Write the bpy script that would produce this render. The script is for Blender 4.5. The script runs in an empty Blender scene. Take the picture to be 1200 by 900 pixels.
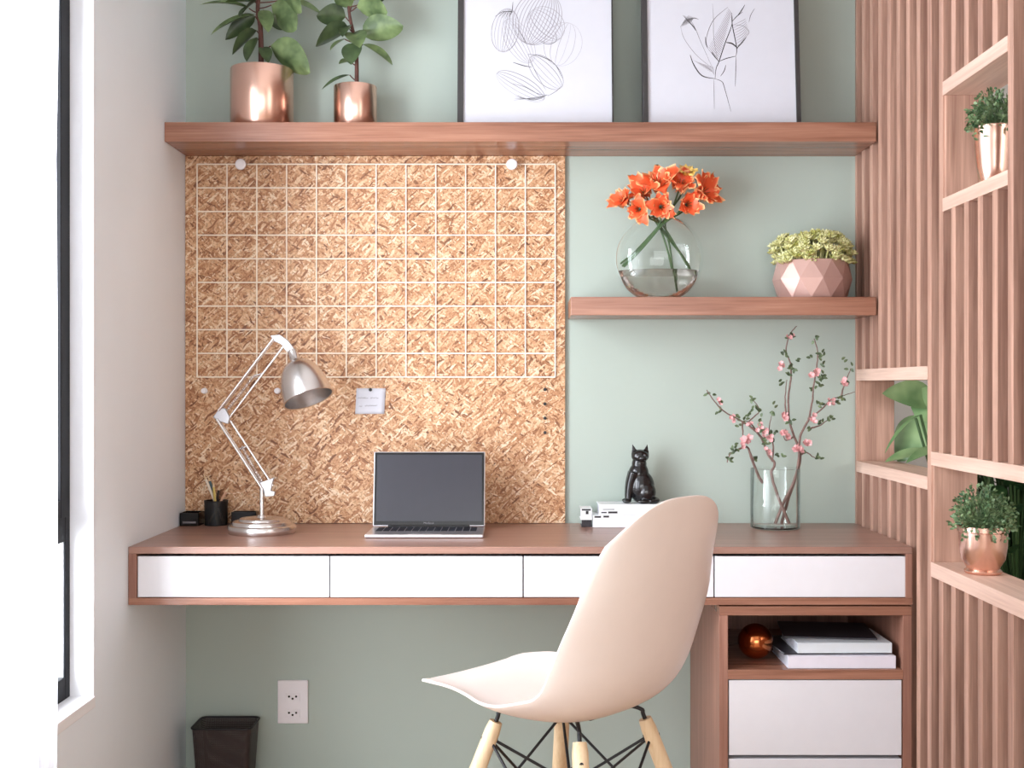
import bpy, bmesh, math, random
from mathutils import Vector, Matrix, noise
PI = math.pi
random.seed(7)
SC = bpy.context.scene
COL = SC.collection

# ------------------------------------------------------------------ camera, world, lights, exposure
EYE = 1.11            # camera height
YC = -3.381           # camera distance from the green wall (y = 0)
F = 1395.0            # focal length in pixels of a 1200 px wide frame
cam_d = bpy.data.cameras.new('camera'); cam = bpy.data.objects.new('camera', cam_d); COL.objects.link(cam)
cam.location = (0, YC, EYE); cam.rotation_euler = (PI/2, 0, 0)
cam_d.sensor_width = 36; cam_d.lens = F*36/1200
cam_d.shift_x = -11/1200; cam_d.shift_y = 2/1200
cam_d.clip_start = 0.05
SC.camera = cam
SC.view_settings.view_transform = 'Standard'
SC.view_settings.look = 'None'
SC.view_settings.gamma = 1.0
SC.view_settings.use_curve_mapping = False
SC.view_settings.exposure = 0.16
SC.cycles.use_denoising = True
SC.cycles.max_bounces = 10
SC.cycles.transparent_max_bounces = 24

world = bpy.data.worlds.new('sky'); SC.world = world; world.use_nodes = True
wn = world.node_tree.nodes; wl = world.node_tree.links
bg = wn['Background']; bg.inputs[0].default_value = (0.93, 0.96, 1.0, 1); bg.inputs[1].default_value = 1.1

def area(name, loc, rot, sx, sy, power, color):
    d = bpy.data.lights.new(name, 'AREA'); d.shape = 'RECTANGLE'; d.size = sx; d.size_y = sy
    d.energy = power; d.color = color
    o = bpy.data.objects.new(name, d); COL.objects.link(o); o.location = loc; o.rotation_euler = rot
    return o
# daylight through the left window; added fill lights for the rear and the next room
area('window_daylight', (-1.55, -1.75, 1.25), (0, -PI/2, 0), 2.2, 1.7, 225, (0.93, 0.96, 1.0))
area('rear_fill', (0.2, -5.6, 1.1), (PI/2, 0, 0), 2.2, 1.3, 39, (1.0, 0.99, 0.985))  # added frontal fill from behind the camera, no known window there
area('next_room_fill', (2.2, -3.4, 1.6), (PI/2, 0, 0.2), 1.2, 1.8, 22, (1.0, 0.98, 0.95))  # added soft fill standing inside the next room

# ------------------------------------------------------------------ helpers
def P(px, py, y):
    """metric point at depth y measured off the photograph"""
    d = y - YC
    return Vector(((px-611)*d/F, y, EYE+(452-py)*d/F))

def lin(c):
    return tuple(((v/255/12.92) if v/255 <= 0.04045 else ((v/255+0.055)/1.055)**2.4) for v in c)

def newmat(name):
    m = bpy.data.materials.new(name); m.use_nodes = True
    nt = m.node_tree; b = nt.nodes['Principled BSDF']
    return m, nt, b

def mat(name, rgb, rough=0.5, metal=0.0, vary=0.05, vscale=30, bump=0.0, bscale=200, coat=0.0, spec=0.5):
    m, nt, b = newmat(name)
    N, L = nt.nodes, nt.links
    tc = N.new('ShaderNodeTexCoord')
    nz = N.new('ShaderNodeTexNoise'); nz.inputs['Scale'].default_value = vscale; nz.inputs['Detail'].default_value = 4
    L.new(tc.outputs['Object'], nz.inputs['Vector'])
    r = N.new('ShaderNodeValToRGB'); c = lin(rgb)
    r.color_ramp.elements[0].position = 0.3; r.color_ramp.elements[1].position = 0.7
    r.color_ramp.elements[0].color = (*[v*(1-vary) for v in c], 1); r.color_ramp.elements[1].color = (*[min(1, v*(1+vary)) for v in c], 1)
    L.new(nz.outputs['Fac'], r.inputs['Fac']); L.new(r.outputs['Color'], b.inputs['Base Color'])
    b.inputs['Roughness'].default_value = rough; b.inputs['Metallic'].default_value = metal
    b.inputs['Coat Weight'].default_value = coat; b.inputs['Specular IOR Level'].default_value = spec
    if bump:
        n2 = N.new('ShaderNodeTexNoise'); n2.inputs['Scale'].default_value = bscale; L.new(tc.outputs['Object'], n2.inputs['Vector'])
        bp = N.new('ShaderNodeBump'); bp.inputs['Strength'].default_value = bump; bp.inputs['Distance'].default_value = 0.002
        L.new(n2.outputs['Fac'], bp.inputs['Height']); L.new(bp.outputs['Normal'], b.inputs['Normal'])
    return m

def wood(name, dark, light, axis='X', rough=0.4, scale=1.0):
    m, nt, b = newmat(name); N, L = nt.nodes, nt.links
    tc = N.new('ShaderNodeTexCoord'); mp = N.new('ShaderNodeMapping')
    s = [34*scale, 34*scale, 34*scale]; s['XYZ'.index(axis)] = 1.6*scale
    mp.inputs['Scale'].default_value = s
    L.new(tc.outputs['Object'], mp.inputs['Vector'])
    n1 = N.new('ShaderNodeTexNoise'); n1.inputs['Scale'].default_value = 1.0; n1.inputs['Detail'].default_value = 6; n1.inputs['Distortion'].default_value = 0.6
    L.new(mp.outputs['Vector'], n1.inputs['Vector'])
    mp2 = N.new('ShaderNodeMapping'); s2 = [260, 260, 260]; s2['XYZ'.index(axis)] = 8
    mp2.inputs['Scale'].default_value = s2; L.new(tc.outputs['Object'], mp2.inputs['Vector'])
    n2 = N.new('ShaderNodeTexNoise'); n2.inputs['Scale'].default_value = 1.0; n2.inputs['Detail'].default_value = 3
    L.new(mp2.outputs['Vector'], n2.inputs['Vector'])
    mx = N.new('ShaderNodeMath'); mx.operation = 'MULTIPLY_ADD'; mx.inputs[1].default_value = 0.35
    L.new(n2.outputs['Fac'], mx.inputs[0]); 
    m3 = N.new('ShaderNodeMath'); m3.operation = 'MULTIPLY'; m3.inputs[1].default_value = 0.75
    L.new(n1.outputs['Fac'], m3.inputs[0]); L.new(m3.outputs[0], mx.inputs[2])
    r = N.new('ShaderNodeValToRGB'); r.color_ramp.elements[0].position = 0.36; r.color_ramp.elements[1].position = 0.70
    r.color_ramp.elements[0].color = (*lin(dark), 1); r.color_ramp.elements[1].color = (*lin(light), 1)
    L.new(mx.outputs[0], r.inputs['Fac']); L.new(r.outputs['Color'], b.inputs['Base Color'])
    b.inputs['Roughness'].default_value = rough
    bp = N.new('ShaderNodeBump'); bp.inputs['Strength'].default_value = 0.15; bp.inputs['Distance'].default_value = 0.001
    L.new(mx.outputs[0], bp.inputs['Height']); L.new(bp.outputs['Normal'], b.inputs['Normal'])
    return m

def osb(name):
    m, nt, b = newmat(name); N, L = nt.nodes, nt.links
    tc = N.new('ShaderNodeTexCoord')
    nz = N.new('ShaderNodeTexNoise'); nz.inputs['Scale'].default_value = 22; nz.inputs['Detail'].default_value = 3
    L.new(tc.outputs['Object'], nz.inputs['Vector'])
    off = N.new('ShaderNodeVectorMath'); off.operation = 'MULTIPLY_ADD'; off.inputs[1].default_value = (0.018, 0.0, 0.018)
    L.new(nz.outputs['Color'], off.inputs[0]); L.new(tc.outputs['Object'], off.inputs[2])
    prev = None
    vals = []
    for k, ang in enumerate((0.15, 1.25, 2.1, -0.55, 0.75)):
        mp0 = N.new('ShaderNodeMapping'); mp0.inputs['Rotation'].default_value = (0, ang, 0); mp0.inputs['Location'].default_value = (k*3.1, 0, k*1.7)
        L.new(off.outputs[0], mp0.inputs['Vector'])
        mp = N.new('ShaderNodeVectorMath'); mp.operation = 'MULTIPLY'; mp.inputs[1].default_value = (44, 0.01, 210)
        L.new(mp0.outputs['Vector'], mp.inputs[0])
        v = N.new('ShaderNodeTexVoronoi'); v.inputs['Scale'].default_value = 1.0; L.new(mp.outputs[0], v.inputs['Vector'])
        sp = N.new('ShaderNodeSeparateColor'); L.new(v.outputs['Color'], sp.inputs[0])
        vals.append((sp, v))
    cur = vals[0][0].outputs[0]
    for k in range(1, 5):
        gt = N.new('ShaderNodeMath'); gt.operation = 'GREATER_THAN'; gt.inputs[1].default_value = 0.62
        L.new(vals[k][0].outputs[1], gt.inputs[0])
        mix = N.new('ShaderNodeMix'); mix.data_type = 'FLOAT'
        L.new(gt.outputs[0], mix.inputs[0]); L.new(cur, mix.inputs[2]); L.new(vals[k][0].outputs[0], mix.inputs[3])
        cur = mix.outputs[0]
    r = N.new('ShaderNodeValToRGB'); cr = r.color_ramp
    stops = [(0.0, (116, 72, 44)), (0.10, (160, 108, 70)), (0.32, (186, 136, 96)), (0.6, (206, 162, 122)), (0.85, (222, 188, 152)), (1.0, (234, 212, 184))]
    cr.elements[0].position = 0; cr.elements[0].color = (*lin(stops[0][1]), 1)
    cr.elements[1].position = 1; cr.elements[1].color = (*lin(stops[-1][1]), 1)
    for p, c in stops[1:-1]:
        e = cr.elements.new(p); e.color = (*lin(c), 1)
    L.new(cur, r.inputs['Fac'])
    fn = N.new('ShaderNodeTexNoise'); fn.inputs['Scale'].default_value = 160; fn.inputs['Detail'].default_value = 5
    L.new(tc.outputs['Object'], fn.inputs['Vector'])
    fr = N.new('ShaderNodeValToRGB'); fr.color_ramp.elements[0].position = 0.33; fr.color_ramp.elements[1].position = 0.5
    fr.color_ramp.elements[0].color = (0.55, 0.45, 0.36, 1); fr.color_ramp.elements[1].color = (1, 1, 1, 1)
    L.new(fn.outputs['Fac'], fr.inputs['Fac'])
    mu = N.new('ShaderNodeMix'); mu.data_type = 'RGBA'; mu.blend_type = 'MULTIPLY'; mu.inputs[0].default_value = 1.0
    L.new(r.outputs['Color'], mu.inputs[6]); L.new(fr.outputs['Color'], mu.inputs[7])
    L.new(mu.outputs[2], b.inputs['Base Color']); b.inputs['Roughness'].default_value = 0.55
    bp = N.new('ShaderNodeBump'); bp.inputs['Strength'].default_value = 0.3; bp.inputs['Distance'].default_value = 0.002
    L.new(cur, bp.inputs['Height']); L.new(bp.outputs['Normal'], b.inputs['Normal'])
    return m

def thin_glass(name, tint=(0.96, 0.99, 0.98), edge=0.45, rough=0.0, refl=0.8):
    m, nt, b = newmat(name); N, L = nt.nodes, nt.links
    N.remove(b)
    out = N['Material Output']
    tr = N.new('ShaderNodeBsdfTransparent'); tr.inputs[0].default_value = (*tint, 1)
    gl = N.new('ShaderNodeBsdfGlossy'); gl.inputs['Roughness'].default_value = rough; gl.inputs[0].default_value = (0.95, 0.97, 0.97, 1)
    lw = N.new('ShaderNodeLayerWeight'); lw.inputs['Blend'].default_value = edge
    mp = N.new('ShaderNodeMath'); mp.operation = 'MULTIPLY_ADD'; mp.inputs[1].default_value = refl; mp.inputs[2].default_value = 0.03
    L.new(lw.outputs['Fresnel'], mp.inputs[0])
    mx = N.new('ShaderNodeMixShader'); L.new(mp.outputs[0], mx.inputs[0]); L.new(tr.outputs[0], mx.inputs[1]); L.new(gl.outputs[0], mx.inputs[2])
    L.new(mx.outputs[0], out.inputs['Surface'])
    return m

def sheer(name):
    m, nt, b = newmat(name); N, L = nt.nodes, nt.links
    N.remove(b); out = N['Material Output']
    tc = N.new('ShaderNodeTexCoord'); wv = N.new('ShaderNodeTexNoise'); mp = N.new('ShaderNodeMapping')
    mp.inputs['Scale'].default_value = (60, 60, 3); L.new(tc.outputs['Object'], mp.inputs['Vector']); L.new(mp.outputs[0], wv.inputs['Vector'])
    tr = N.new('ShaderNodeBsdfTransparent'); df = N.new('ShaderNodeBsdfDiffuse'); tl = N.new('ShaderNodeBsdfTranslucent')
    df.inputs[0].default_value = (0.80, 0.80, 0.84, 1); tl.inputs[0].default_value = (0.80, 0.80, 0.84, 1)
    a = N.new('ShaderNodeMixShader'); a.inputs[0].default_value = 0.6; L.new(df.outputs[0], a.inputs[1]); L.new(tl.outputs[0], a.inputs[2])
    rr = N.new('ShaderNodeMapRange'); rr.inputs['To Min'].default_value = 0.62; rr.inputs['To Max'].default_value = 0.86
    L.new(wv.outputs['Fac'], rr.inputs['Value'])
    c = N.new('ShaderNodeMixShader'); L.new(rr.outputs[0], c.inputs[0]); L.new(tr.outputs[0], c.inputs[1]); L.new(a.outputs[0], c.inputs[2])
    L.new(c.outputs[0], out.inputs['Surface'])
    return m

def leafmat(name, rgb, rgb2, rough=0.4, scale=25, trans=True):
    m, nt, b = newmat(name); N, L = nt.nodes, nt.links
    tc = N.new('ShaderNodeTexCoord'); nz = N.new('ShaderNodeTexNoise'); nz.inputs['Scale'].default_value = scale
    L.new(tc.outputs['Object'], nz.inputs['Vector'])
    r = N.new('ShaderNodeValToRGB'); r.color_ramp.elements[0].position = 0.35; r.color_ramp.elements[1].position = 0.65
    r.color_ramp.elements[0].color = (*lin(rgb), 1); r.color_ramp.elements[1].color = (*lin(rgb2), 1)
    L.new(nz.outputs['Fac'], r.inputs['Fac']); L.new(r.outputs['Color'], b.inputs['Base Color'])
    b.inputs['Roughness'].default_value = rough
    return m

M = {}
M['sage'] = mat('sage_paint', (172, 184, 174), 0.55, vary=0.02, vscale=3, bump=0.05, bscale=300)
M['wall'] = mat('warm_white_paint', (234, 242, 248), 0.6, vary=0.02, vscale=3, bump=0.05, bscale=300)
M['white'] = mat('white_paint', (238, 238, 240), 0.4, vary=0.01)
M['ceil'] = mat('ceiling_paint', (235, 233, 230), 0.7, vary=0.01)
M['floor'] = wood('oak_floor', (150, 118, 90), (186, 152, 120), 'Y', 0.4, 0.5)
M['shelfw'] = wood('walnut_veneer', (122, 78, 60), (168, 120, 98), 'X', 0.26)
M['deskw'] = wood('walnut_desk_top', (134, 98, 84), (166, 128, 113), 'X', 0.3)
M['pedw'] = wood('walnut_upright', (126, 84, 68), (166, 120, 102), 'Z', 0.4)
M['slat'] = wood('slat_wood', (144, 106, 90), (196, 156, 136), 'Z', 0.55)
M['slath'] = wood('lit_rail_wood', (196, 160, 142), (226, 194, 176), 'Y', 0.5)  # rails paler, slats darker: their light and shade put into the colours
M['osb'] = osb('strand_board')
M['lacq'] = mat('white_lacquer', (226, 225, 229), 0.12, vary=0.01, coat=0.3)
M['wire'] = mat('cream_wire', (248, 236, 218), 0.4, vary=0.02)
M['black'] = mat('black_metal', (18, 18, 22), 0.45, vary=0.1)
M['blackf'] = mat('black_window_frame', (12, 13, 18), 0.5, vary=0.05, spec=0.15)
M['cast'] = mat('black_glazed_ceramic', (14, 14, 17), 0.22, vary=0.2, coat=0.4)
M['chrome'] = mat('brushed_steel', (214, 210, 208), 0.27, 1.0, vary=0.04)
M['copper'] = mat('rose_copper', (232, 190, 172), 0.27, 1.0, vary=0.03)
M['copperd'] = mat('polished_copper', (205, 120, 72), 0.16, 1.0, vary=0.03)
M['geo'] = mat('dusty_pink_facets', (196, 160, 150), 0.33, 0.35, vary=0.03)
M['paper'] = mat('white_paper', (204, 205, 213), 0.7, vary=0.01)
M['ink'] = mat('pencil_ink', (50, 48, 50), 0.8, vary=0.1)
M['inkl'] = mat('light_pencil_ink', (112, 110, 114), 0.8, vary=0.1)
M['inkm'] = mat('mid_pencil_ink', (152, 148, 154), 0.8, vary=0.05)
M['frame'] = mat('black_frame', (52, 50, 50), 0.5, vary=0.1)
M['soil'] = mat('soil', (48, 34, 26), 0.95, vary=0.4, vscale=200, bump=1)
M['bark'] = mat('brown_bark', (92, 56, 48), 0.7, vary=0.25, vscale=90, bump=0.4)
M['twig'] = mat('grey_brown_twig', (118, 92, 84), 0.7, vary=0.25, vscale=90, bump=0.4)
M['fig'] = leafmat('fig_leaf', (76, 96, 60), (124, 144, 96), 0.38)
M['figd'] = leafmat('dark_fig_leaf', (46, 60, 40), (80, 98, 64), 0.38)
M['bush'] = leafmat('small_green_leaf', (48, 84, 48), (130, 152, 108), 0.5, 60)
M['succ'] = leafmat('pale_succulent', (168, 168, 88), (238, 236, 184), 0.45, 60)
M['jungle'] = leafmat('jungle_leaf', (92, 128, 80), (150, 178, 126), 0.35, 12)
M['jungled'] = leafmat('dark_jungle_leaf', (22, 52, 34), (60, 100, 58), 0.4, 12)
M['tleaf'] = leafmat('twig_leaf', (54, 70, 48), (112, 130, 92), 0.5, 60)
M['pink'] = mat('pink_blossom', (226, 172, 172), 0.6, vary=0.2, vscale=120)
M['stemg'] = mat('green_stem', (62, 92, 52), 0.5, vary=0.15)
M['shell'] = mat('cream_plastic', (232, 219, 210), 0.32, vary=0.01)
M['beech'] = wood('pale_beech', (206, 176, 136), (232, 208, 172), 'Z', 0.4)
M['glass'] = thin_glass('clear_glass', (0.985, 0.995, 0.99), edge=0.12)
M['pane'] = thin_glass('window_pane', (0.98, 0.99, 1.0), edge=0.1, refl=0.15)
M['sheer'] = sheer('sheer_curtain_cloth')
M['steel2'] = mat('satin_steel', (188, 186, 188), 0.45, 1.0, vary=0.04)
M['alu'] = mat('silver_aluminium', (214, 212, 216), 0.3, 0.9, vary=0.01)
M['screen'] = mat('dark_screen', (46, 46, 54), 0.25, vary=0.02)
M['bezel'] = mat('black_bezel', (10, 10, 14), 0.2, vary=0.02)
M['keys'] = mat('black_keys', (18, 20, 32), 0.5, vary=0.02)
M['plastic'] = mat('white_plastic', (236, 232, 234), 0.35, vary=0.01)
M['binm'] = None
M['orange'] = None

def mesh_mesh(name, rgb, sc=260):
    """open woven wire cloth: opaque wires, clear holes"""
    m, nt, b = newmat(name); N, L = nt.nodes, nt.links
    tc = N.new('ShaderNodeTexCoord'); sp = N.new('ShaderNodeSeparateXYZ'); L.new(tc.outputs['Object'], sp.inputs[0])
    ad = N.new('ShaderNodeMath'); ad.operation = 'ADD'; L.new(sp.outputs[0], ad.inputs[0]); L.new(sp.outputs[1], ad.inputs[1])
    outs = []
    for o in (ad.outputs[0], sp.outputs[2]):
        mu = N.new('ShaderNodeMath'); mu.operation = 'MULTIPLY'; mu.inputs[1].default_value = sc; L.new(o, mu.inputs[0])
        fr = N.new('ShaderNodeMath'); fr.operation = 'FRACT'; L.new(mu.outputs[0], fr.inputs[0])
        lt = N.new('ShaderNodeMath'); lt.operation = 'LESS_THAN'; lt.inputs[1].default_value = 0.62; L.new(fr.outputs[0], lt.inputs[0])
        outs.append(lt.outputs[0])
    mxm = N.new('ShaderNodeMath'); mxm.operation = 'MAXIMUM'; L.new(outs[0], mxm.inputs[0]); L.new(outs[1], mxm.inputs[1])
    L.new(mxm.outputs[0], b.inputs['Alpha'])
    b.inputs['Base Color'].default_value = (*lin(rgb), 1); b.inputs['Roughness'].default_value = 0.5; b.inputs['Metallic'].default_value = 0.3
    return m
M['binm'] = mesh_mesh('dark_wire_mesh', (62, 52, 50))

def petal_mat():
    m, nt, b = newmat('orange_petal'); N, L = nt.nodes, nt.links
    at = N.new('ShaderNodeAttribute'); at.attribute_name = 'edge'
    r = N.new('ShaderNodeValToRGB'); cr = r.color_ramp
    cr.elements[0].position = 0.0; cr.elements[0].color = (*lin((236, 92, 46)), 1)
    cr.elements[1].position = 1.0; cr.elements[1].color = (*lin((252, 200, 140)), 1)
    e = cr.elements.new(0.55); e.color = (*lin((240, 104, 62)), 1)
    L.new(at.outputs['Fac'], r.inputs['Fac']); L.new(r.outputs['Color'], b.inputs['Base Color'])
    b.inputs['Roughness'].default_value = 0.5
    return m
M['orange'] = petal_mat()

def water_mat():
    m, nt, b = newmat('water')
    b.inputs['Base Color'].default_value = (0.90, 0.84, 0.82, 1); b.inputs['Roughness'].default_value = 0.0
    b.inputs['IOR'].default_value = 1.33; b.inputs['Transmission Weight'].default_value = 1.0
    return m
M['water'] = water_mat()

def obj(name, bm, m, parent=None, smooth=False, bevel=0.0, loc=None):
    bmesh.ops.recalc_face_normals(bm, faces=bm.faces) if not getattr(bm, '_keep', False) else None
    me = bpy.data.meshes.new(name); bm.to_mesh(me); bm.free()
    if isinstance(m, (list, tuple)):
        for q in m: me.materials.append(q)
    else: me.materials.append(m)
    if smooth:
        for p in me.polygons: p.use_smooth = True
        me.set_sharp_from_angle(angle=math.radians(48))
    o = bpy.data.objects.new(name, me); COL.objects.link(o)
    if loc: o.location = loc
    if parent: o.parent = parent
    if bevel:
        b = o.modifiers.new('bevel', 'BEVEL'); b.width = bevel; b.segments = 2; b.limit_method = 'ANGLE'; b.angle_limit = math.radians(40)
    return o

def thing(name, label, cat, loc=(0, 0, 0), rotz=0, group=None):
    o = bpy.data.objects.new(name, None); COL.objects.link(o); o.empty_display_size = 0.05
    o.location = loc; o.rotation_euler = (0, 0, rotz); o['label'] = label; o['category'] = cat
    if group: o['group'] = group
    return o
def tag(o, label, cat, group=None):
    o['label'] = label; o['category'] = cat
    if group: o['group'] = group
    return o
def struct(o):
    o['kind'] = 'structure'; return o

def box(bm, x0, x1, y0, y1, z0, z1):
    vs = [bm.verts.new((x, y, z)) for x in (x0, x1) for y in (y0, y1) for z in (z0, z1)]
    for f in ((0, 1, 3, 2), (4, 6, 7, 5), (0, 4, 5, 1), (2, 3, 7, 6), (0, 2, 6, 4), (1, 5, 7, 3)):
        bm.faces.new([vs[i] for i in f])
    return vs
def bx(*a):
    bm = bmesh.new(); box(bm, *a); return bm
def boxes(*lst):
    bm = bmesh.new()
    for a in lst: box(bm, *a)
    return bm

def frames(pts):
    """rotation minimising frames"""
    n = len(pts); T = []
    for i in range(n):
        a = pts[max(i-1, 0)]; b = pts[min(i+1, n-1)]
        T.append((b-a).normalized())
    up = Vector((0, 0, 1)) if abs(T[0].z) < 0.9 else Vector((1, 0, 0))
    u = T[0].cross(up).normalized(); U = [u]
    for i in range(1, n):
        u = U[-1] - T[i]*U[-1].dot(T[i]); U.append(u.normalized())
    return T, U
def tube(bm, pts, r, seg=8, cap=True):
    pts = [Vector(p) for p in pts]; n = len(pts)
    rs = r if isinstance(r, (list, tuple)) else [r]*n
    T, U = frames(pts); rings = []
    for i in range(n):
        W = T[i].cross(U[i])
        rings.append([bm.verts.new(pts[i] + (U[i]*math.cos(a)+W*math.sin(a))*rs[i]) for a in [2*PI*k/seg for k in range(seg)]])
    for i in range(n-1):
        for k in range(seg):
            bm.faces.new((rings[i][k], rings[i][(k+1) % seg], rings[i+1][(k+1) % seg], rings[i+1][k]))
    if cap:
        bm.faces.new(rings[0][::-1]); bm.faces.new(rings[-1])
def tb(pts, r, seg=8):
    bm = bmesh.new(); tube(bm, pts, r, seg); return bm
def smoothpath(pts, n=6):
    pts = [Vector(p) for p in pts]; out = []
    for i in range(len(pts)-1):
        p0 = pts[max(i-1, 0)]; p1 = pts[i]; p2 = pts[i+1]; p3 = pts[min(i+2, len(pts)-1)]
        for k in range(n):
            t = k/n
            out.append(0.5*((2*p1)+(p2-p0)*t+(2*p0-5*p1+4*p2-p3)*t*t+(3*p1-p0-3*p2+p3)*t**3))
    out.append(pts[-1]); return out
def lathe(bm, prof, seg=40, c=(0, 0, 0), sy=1.0, M4=None):
    """prof: list of (r, z)"""
    rings = []
    for r, z in prof:
        if r < 1e-6:
            rings.append([bm.verts.new((c[0], c[1], c[2]+z))])
        else:
            rings.append([bm.verts.new((c[0]+r*math.cos(2*PI*k/seg), c[1]+sy*r*math.sin(2*PI*k/seg), c[2]+z)) for k in range(seg)])
    for i in range(len(rings)-1):
        a, b = rings[i], rings[i+1]
        for k in range(seg):
            k2 = (k+1) % seg
            if len(a) == 1 and len(b) == 1: continue
            if len(a) == 1: bm.faces.new((a[0], b[k2], b[k]))
            elif len(b) == 1: bm.faces.new((a[k], a[k2], b[0]))
            else: bm.faces.new((a[k], a[k2], b[k2], b[k]))
    if M4 is not None:
        vs = [v for r in rings for v in r]; bmesh.ops.transform(bm, matrix=M4, verts=vs)
    return rings
def lt(prof, seg=40, **k):
    bm = bmesh.new(); lathe(bm, prof, seg, **k); return bm

def leaf(bm, base, d, side, length, width, droop=0.3, fold=0.25, n=8, tipp=1.0, wave=0.0):
    """blade growing from base along d, side = blade's width direction, bends with gravity"""
    d = Vector(d).normalized(); side = Vector(side); side = (side - d*side.dot(d)).normalized()
    nrm = side.cross(d).normalized()
    if nrm.z < 0: nrm = -nrm
    rows = []
    p = Vector(base); dd = d.copy()
    for i in range(n+1):
        t = i/n
        w = width*0.5*(math.sin(PI*min(1, t**0.8))**0.75)*(1 if t < .999 else 0) + 0.0006
        wob = wave*math.sin(t*9)
        l = p - side*w + nrm*(w*fold + wob); r = p + side*w + nrm*(w*fold - wob)
        lm = p - side*w*0.5 + nrm*(w*fold*0.35); rm = p + side*w*0.5 + nrm*(w*fold*0.35)
        rows.append([bm.verts.new(q) for q in (l, lm, p, rm, r)])
        dd = (dd + Vector((0, 0, -droop/n))).normalized()
        nrm = side.cross(dd).normalized()
        if nrm.z < -0.2: nrm = -nrm
        p = p + dd*(length/n)
    for i in range(n):
        for k in range(4):
            bm.faces.new((rows[i][k], rows[i][k+1], rows[i+1][k+1], rows[i+1][k]))

# ------------------------------------------------------------------ the setting
WL, WR = -0.9525, 0.9477
H = 2.62
struct(obj('floor', bx(-1.3, 3.1, -5.8, 1.4, -0.05, 0), M['floor']))
struct(obj('ceiling', bx(-1.3, 3.1, -5.8, 1.4, H, H+0.08), M['ceil']))
struct(obj('wall_back', bx(-1.2, 1.06, 0.0, 0.1, 0, H), M['sage']))
struct(obj('wall_far', bx(0.96, 3.1, 1.3, 1.4, 0, H), M['ceil']))
struct(obj('wall_side', bx(0.96, 1.06, 0.1, 1.3, 0, H), M['ceil']))
struct(obj('wall_rear', boxes((-1.3, -1.0, -5.9, -5.8, 0, H), (1.4, 3.1, -5.9, -5.8, 0, H), (-1.0, 1.4, -5.9, -5.8, 0, 0.35), (-1.0, 1.4, -5.9, -5.8, 2.1, H)), M['ceil']))  # unseen wall added to hold back sky light and darken metal reflections
struct(obj('wall_right', bx(3.0, 3.1, -5.8, 1.3, 0, H), M['ceil']))
WY0, WY1, SILL, HEAD = -0.729, -2.75, 0.416, 2.12
struct(obj('wall_left', boxes((WL-0.2, WL, WY0, 0.0, 0, H), (WL-0.2, WL, -5.8, WY1, 0, H), (WL-0.2, WL, WY1, WY0, 0, SILL), (WL-0.2, WL, WY1, WY0, HEAD, H)), M['wall']))
win = bpy.data.objects.new('window_1', None); COL.objects.link(win); win.location = (WL-0.05, (WY0+WY1)/2, SILL); struct(win)
def wpart(name, bm, m, **k):
    bmesh.ops.translate(bm, vec=-Vector(win.location), verts=bm.verts)
    return obj(name, bm, m, win, **k)
XF = -1.004
wpart('window_reveal', boxes((XF-0.05, WL+0.001, WY0-0.004, WY0+0.001, SILL, HEAD), (XF-0.05, WL+0.001, WY1-0.001, WY1+0.004, SILL, HEAD),
      (XF-0.05, WL+0.001, WY1, WY0, HEAD-0.004, HEAD+0.001)), M['white'])
wpart('window_sill', bx(XF-0.05, WL+0.004, WY1, WY0, SILL-0.022, SILL+0.003), M['white'], bevel=0.002)
wpart('window_frame', boxes((XF-0.006, XF, WY0-0.03, WY0-0.004, SILL+0.003, HEAD-0.004), (XF-0.05, XF, WY1+0.004, WY1+0.03, SILL+0.003, HEAD-0.004),
      (XF-0.05, XF, WY1+0.03, WY0-0.03, HEAD-0.04, HEAD-0.004), (XF-0.05, XF, WY1+0.03, WY0-0.03, SILL+0.003, SILL+0.052),
      (XF-0.05, XF, WY1+0.03, WY0-0.03, EYE-0.344, EYE-0.288), (XF-0.05, XF, -1.78, -1.72, SILL+0.052, EYE-0.344)), M['blackf'], bevel=0.0015)
wpart('window_sash', boxes((XF-0.04, XF+0.006, -0.801, WY0-0.032, EYE-0.288, HEAD-0.04), (XF-0.04, XF+0.006, -1.74, -1.70, EYE-0.288, HEAD-0.04),
      (XF-0.04, XF+0.006, WY1+0.03, WY1+0.07, EYE-0.288, HEAD-0.04), (XF-0.04, XF+0.006, WY1+0.07, -0.801, HEAD-0.08, HEAD-0.04),
      (XF-0.04, XF+0.006, WY1+0.07, -0.801, EYE-0.288, EYE-0.25)), M['blackf'], bevel=0.0015)
wpart('window_pane', bx(XF-0.028, XF-0.024, WY1+0.03, WY0-0.03, SILL+0.05, HEAD-0.04), M['pane'])

# sheer curtain
def curtain():
    bm = bmesh.new(); n = 420; L0, L1 = -1.085, -2.62; rows = []
    def X(y, z):
        s = (y-L0)/(L1-L0); k = s*30*2*PI/2
        hh = z/2.16
        amp = 0.014 + 0.008*math.sin(s*17)
        return -0.90 + amp*math.sin(k + 0.5*math.sin(s*23) + 0.35*math.sin(hh*3+s*9)) + 0.006*math.sin(k*2.3+hh*4) - 0.01*(1-hh)
    zs = [0.02 + (2.16-0.02)*j/24 for j in range(25)]
    for j, z in enumerate(zs):
        rows.append([bm.verts.new((X(L0+(L1-L0)*i/n, z), L0+(L1-L0)*i/n, z)) for i in range(n+1)])
    for j in range(24):
        for i in range(n):
            bm.faces.new((rows[j][i], rows[j][i+1], rows[j+1][i+1], rows[j+1][i]))
    return bm
cu = thing('curtain', 'long sheer white curtain hanging in folds at the window', 'curtain', (-0.90, -1.85, 0.02))
b = curtain(); bmesh.ops.translate(b, vec=-Vector(cu.location), verts=b.verts)
obj('curtain_cloth', b, M['sheer'], cu, smooth=True)
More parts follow.
